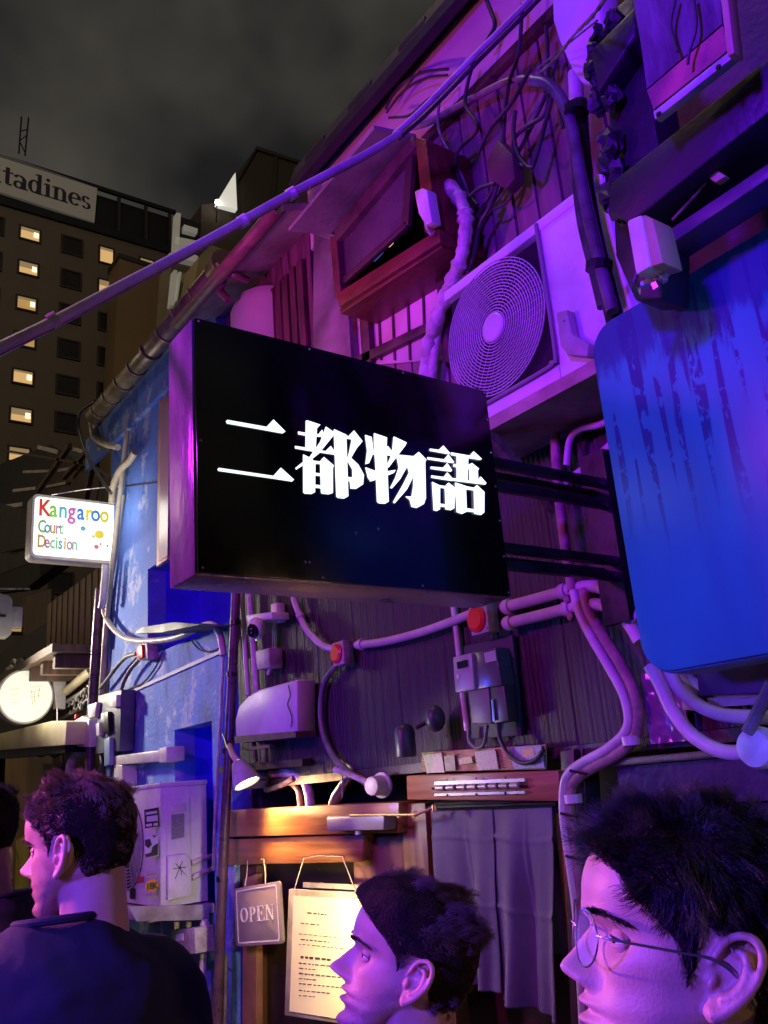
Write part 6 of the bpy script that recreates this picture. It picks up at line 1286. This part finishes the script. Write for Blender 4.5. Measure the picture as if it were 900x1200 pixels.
        P0 = np.array(P0); D = np.stack([np.full(nb,.25)-.5*(yy-.012)/.04, sd*np.full(nb,.85), np.full(nb,.35)-.6*(yy-.012)/.04], 1)+rg.normal(0,.12,(nb,3)); D /= np.linalg.norm(D,axis=1)[:,None]
        Mr = np.array(Mh.to_3x3())/scale
        strand_mesh(xf(Mh,P0), D@Mr.T, rg.uniform(.006,.010,nb)*scale, .00042, 2, 0, np.zeros((nb,3)), rg, 'eyebrow', hairm, T)
    hair_fn(hd, Mh, scale, T, hairm, skin)
    if stubble:
        rg = np.random.default_rng(77); k = stubble*5; z = rg.uniform(.0,.10,k); th = rg.uniform(-2.0,2.0,k); P = hd.surf(th, z)
        pr = sm(.0,.02,.088-.25*np.clip(.085-P[:,0],0,1)*0-P[:,2]+.02*(P[:,0]<.03))*sm(-.03,.01,P[:,0]); pr = pr*np.where((P[:,2]>.044)&(P[:,2]<.066)&(np.abs(P[:,1])<.025)&(P[:,0]>.07), .15, 1)
        ok = rg.random(k) < pr*.6; P = P[ok][:stubble]; N2 = P-np.array([0,0,.1]); N2 /= np.linalg.norm(N2,axis=1)[:,None]; D = N2*.5+np.array([-.1,0,-.8])+rg.normal(0,.3,P.shape); D /= np.linalg.norm(D,axis=1)[:,None]
        Mr = np.array(Mh.to_3x3())/scale; strand_mesh(xf(Mh,P), D@Mr.T, rg.uniform(.001,.0024,len(P))*scale, .00016, 1, 0, np.zeros(P.shape), rg, 'stubble', hairm, T)
    return T, Mh, bo

def scalp_points(hd, n, rg, mask, off=0.0):
    """random points over the skull with normals; mask(th,z,P)->probability"""
    out = []; nor = []; got = 0
    while got < n:
        k = n*4; z = rg.uniform(.03,.2349,k); z = np.where(rg.random(k) < .25, .2349 - .02*rg.random(k)**2, z); th = rg.uniform(-math.pi, math.pi, k)
        P = hd.surf(th, z); e = 1e-3; du = hd.surf(th+e, z)-P; dv = hd.surf(th, np.minimum(z+e*.1,.2349))-hd.surf(th, np.minimum(z+e*.1,.2349)-e*.1*1.0)
        N_ = np.cross(du, dv); L_ = np.linalg.norm(N_,axis=1)[:,None]; N_ = N_/(L_+1e-12); rad = P-np.array([-.01,0,.13]); N_ = np.where((N_*rad).sum(1)[:,None] < 0, -N_, N_)
        radn = rad/np.linalg.norm(rad,axis=1)[:,None]; N_ = .6*N_+.4*radn; N_ /= np.linalg.norm(N_,axis=1)[:,None]
        # area weighting ~ horizontal radius
        ok = rg.random(k) < mask(th,z,P)
        out.append(P[ok]); nor.append(N_[ok]); got += ok.sum()
    return np.vstack(out)[:n], np.vstack(nor)[:n]
def hairline(P, front=.186, temple=.150, side=.105, nape=.035, recede=.0):
    f_ = lambda q: .10+(q-.10)*.89 if q > .10 else q
    front, temple, side = f_(front), f_(temple), f_(side)
    """1 where hair grows (P in head space)"""
    x, y, z = P[:,0], np.abs(P[:,1]), P[:,2]
    # lower limit of hair as a function of x
    lim = np.interp(x, [-.12,-.075,-.045,-.030,-.012,.010,.022,.030,.050,.064,.078,.088,.10],
                       [nape,nape+.002,nape+.012,.085,.133,.135,side,temple-.018,temple,temple+.010,front-.006,front,front+.01])
    return np.clip((z-lim)/.006, 0, 1)
def cap(hd, Mh, T, mat, lift, fn, mask, name='hair'):
    """solid under-hair so no scalp shows through: lifted, bumpy skull shell"""
    nu, nv = 140, 90; zs = np.concatenate([np.linspace(.03,.226,nv-12), .226+.0089*np.sin(np.linspace(0,math.pi/2,13))[1:]]); th = np.linspace(-math.pi,math.pi,nu,endpoint=False)
    P = hd.surf(th[None,:], zs[:,None]); c = np.array([-.01,0,.115]); D = P-c; D /= np.linalg.norm(D,axis=2)[:,:,None]
    mk = mask(P.reshape(-1,3)).reshape(len(zs),nu); lf = lift(P.reshape(-1,3)).reshape(len(zs),nu)
    rg = np.random.default_rng(1); bump = np.zeros_like(lf)
    for k in range(14): 
        f = rg.normal(0,1,3)*55; bump += np.sin(P@f + rg.random()*6)/14
    lf = lf*(1+.9*bump)
    Q = P + D*(lf*mk - .003*(1-mk))[:,:,None]; F = []
    for j in range(len(zs)-1):
        for i in range(nu):
            a,b = j*nu+i, j*nu+(i+1)%nu
            if mk[j,i] > .02 or mk[j+1,i] > .02: F.append((a,b,b+nu,a+nu))
    F.append(tuple(range((len(zs)-1)*nu, len(zs)*nu)))
    m = MB(); m.add(xf(Mh, Q.reshape(-1,3)), F); return m.build(name, hair_under, T, smooth=True, angle=180, recalc=False)
def comb(P, N_, flow, up, rg, jit=.25):
    D = N_*up + flow; D += rg.normal(0, jit, D.shape); return D/np.linalg.norm(D,axis=1)[:,None]
def hair_layers(hd, Mh, scale, T, hm, lim, lift, length, flow, up, n, r0, wave, grav, jit, seed, nseg=5, clump=0.0, fade=None, locks=300, pull=.8):
    rg = np.random.default_rng(seed); mask = lambda P: hairline(P, **lim)
    hc = cap(hd, Mh, T, hm, lift, None, mask)
    P, N_ = scalp_points(hd, n, rg, lambda th,z,P: mask(P)*(1 if fade is None else fade(P)))
    L_ = length(P)*rg.uniform(.65,1.15,n); F_ = flow(P)
    if clump:                                                            # neighbouring strands share a swirl
        for k in range(10):
            f = rg.normal(0,1,(3,))*(45+40*rg.random()); d = rg.normal(0,1,3); F_ = F_ + clump*np.sin(P@f+rg.random()*6)[:,None]*d*.35
    D = comb(P, N_, F_, up(P)[:,None], rg, jit)
    lf = lift(P); P1 = P + N_*(lf*.55)[:,None]; Mr = np.array(Mh.to_3x3())/scale
    bend = (F_ + rg.normal(0,.15,F_.shape))*.45
    ci = rg.choice(n, locks, replace=False); cl = np.empty(n, int)
    for a in range(0, n, 2000): cl[a:a+2000] = ci[np.argmin(((P[a:a+2000,None,:]-P[None,ci,:])**2).sum(2), axis=1)]
    cw = 1 + .5*np.sin(cl*12.9898); L_ = np.where(True, L_*np.clip(cw,.7,1.5), L_)
    return strand_mesh(xf(Mh,P1), D@Mr.T, L_*scale, r0*scale, nseg, 0, bend@Mr.T, rg, 'hair_strands', hm, hc, wave=wave, grav=grav, cl=cl, pull=pull)

# -- styles
def style_short_wavy(hd, Mh, scale, T, hm, sk):
    top = lambda P: sm(.155,.192,P[:,2])
    lim = dict(front=.190, temple=.158, side=.100, nape=.030)
    hair_layers(hd,Mh,scale,T,hm,lim, lambda P: .0012+.007*top(P), lambda P: .0042+.012*top(P),
        lambda P: np.stack([.55*sm(-.02,.07,P[:,0])-.25*sm(.0,-.08,P[:,0]), .2*np.sign(P[:,1]), -.75*(1-top(P))],1), lambda P: .35+.55*top(P), 12000, .00062, .55, .15, .22, 21, 6, clump=.9, locks=420, pull=.8,
        fade=lambda P: .35+.65*sm(.10,.15,P[:,2]))
def style_swept(hd, Mh, scale, T, hm, sk):
    top = lambda P: sm(.148,.188,P[:,2])
    lim = dict(front=.184, temple=.152, side=.108, nape=.030)
    hair_layers(hd,Mh,scale,T,hm,lim, lambda P: .003+.007*top(P)+.014*top(P)*sm(-.05,.05,P[:,0])+.003*sm(-.02,-.09,P[:,0]), lambda P: .0065+.0125*top(P),
        lambda P: np.stack([-.8*top(P)-.35+.5*sm(.05,.08,P[:,0]), .15*np.sign(P[:,1]), -.55*(1-top(P))+.35*sm(.03,.08,P[:,0])],1), lambda P: .16+.32*top(P), 14000, .00052, .34, .14, .13, 22, 7, clump=.42, locks=300, pull=.75)
def style_straight_black(hd, Mh, scale, T, hm, sk):
    top = lambda P: sm(.145,.188,P[:,2])
    lim = dict(front=.185, temple=.142, side=.086, nape=.028)
    hair_layers(hd,Mh,scale,T,hm,lim, lambda P: .0025+.005*top(P)+.003*sm(-.02,-.09,P[:,0]), lambda P: .010+.013*top(P),
        lambda P: np.stack([.45*sm(-.06,.06,P[:,0])-.15, .25*np.sign(P[:,1]), -.75*(1-top(P))],1), lambda P: .22+.50*top(P), 24000, .00036, .18, .16, .15, 23, 6, clump=.45, locks=700, pull=.62,
        fade=lambda P: .6+.4*sm(.09,.14,P[:,2]+.3*np.clip(-P[:,0],0,1)))

navy = pm('navy_tshirt', (0.018,0.020,0.040), (0.013,0.014,0.030), 30, .85, .3, 700)
charcoal = pm('charcoal_tshirt', (0.03,0.03,0.034), (0.02,0.02,0.024), 30, .85, .3, 700)
wine = pm('dark_grey_tshirt', (0.05,0.045,0.05), None, 30, .85, .3, 700)
denim = pm('dark_denim', (0.03,0.035,0.06), (0.02,0.022,0.04), 40, .8, .3, 500)
LEFT = math.atan2(0.574, -0.815)                                        # world yaw of "towards picture left"
TA = thing  # keep helper
A_, MhA, bA = person('man in a navy t-shirt seen from behind, short wavy brown hair, face turned left', (67,1005), 1.53, LEFT-math.radians(13), math.radians(1), 0.0, .925,
    Head(nose=1.12, jaw=1.05, lip=.8), skin_a, hair_a, navy, denim, LEFT-math.radians(62), style_short_wavy, neck_dir=(-.02,0), shoulder=.150, shift=.065, stubble=3500, neck_z=.0)
B_, MhB, bB = person('young man with swept back dark brown hair in profile before the menu', (478,1149), 1.33, LEFT-math.radians(0), math.radians(-18), 0.0, .93,
    Head(nose=1.08, jaw=.98, lip=1.0), skin_b, hair_b, charcoal, denim, LEFT-math.radians(15), style_swept, neck_dir=(-.04,0), stubble=2500)
C_, MhC, bC = person('man with black hair and thin metal glasses close to the camera at the lower right', (835,1142), .82, LEFT-math.radians(4), math.radians(-11), 0.0, 1.0,
    Head(nose=.88, jaw=1.08, lip=1.1, cheek=1.03, brow=.6), skin_c, hair_c, wine, denim, LEFT-math.radians(10), style_straight_black, neck_dir=(-.035,0), eye_open=.7)
D_, MhD, bD = person('dark haired person in a dark top cut off by the left edge', (-47,985), 2.2, LEFT+math.radians(0), 0.0, 0.0, .95,
    Head(), skin_b, hair_c, navy, denim, LEFT+math.radians(0), style_short_wavy, voxel=.004, shoulder=.15)
# glasses on the near man
GL = bpy.data.objects.new('glasses', None); COL.objects.link(GL); GL.parent = C_; GL.location = (0,0,0)
gm = pm('gunmetal_wire', (0.35,0.36,0.42), None, 5,.3, metal=.9); gl = glass('lens_glass', (.85,.9,1), .02, .13)
for sd in (1,-1):
    rim = [ [.101-.012*abs(math.sin(a_))*0, 0, 0] for a_ in (0,)]
    pts = []
    for a_ in np.linspace(0,2*math.pi,33): pts.append(xf(MhC,[[.1015-.010*((math.cos(a_)+1)/2)**1.5, sd*(.034+.0245*math.cos(a_)), .113+.0215*math.sin(a_)]])[0])
    rm = MB().tube(pts, .0009, 8, False, cap=False).build('rim', gm, C_, smooth=True)
    MB().add(pts[:-1], [tuple(range(32))]).build('lens', gl, rm, recalc=False)
    MB().tube([xf(MhC,[[x_,sd*y_,z_]])[0] for x_,y_,z_ in ((.092,.058,.119),(.084,.068,.119),(.06,.0745,.1185),(.03,.0775,.1175),(.010,.0785,.1165),(-.006,.079,.111),(-.018,.078,.1005),(-.026,.076,.088))], [.0011,.0011,.0010,.0010,.0011,.0018,.0024,.0026], 8).build('temple_arm', gm if sd else gm, C_, smooth=True)
MB().tube([xf(MhC,[[x_,y_,z_]])[0] for x_,y_,z_ in ((.101,.0105,.118),(.1045,0,.1205),(.101,-.0105,.118))], .0011, 8).build('bridge', gm, C_, smooth=True)
bpy.data.objects.remove(GL)
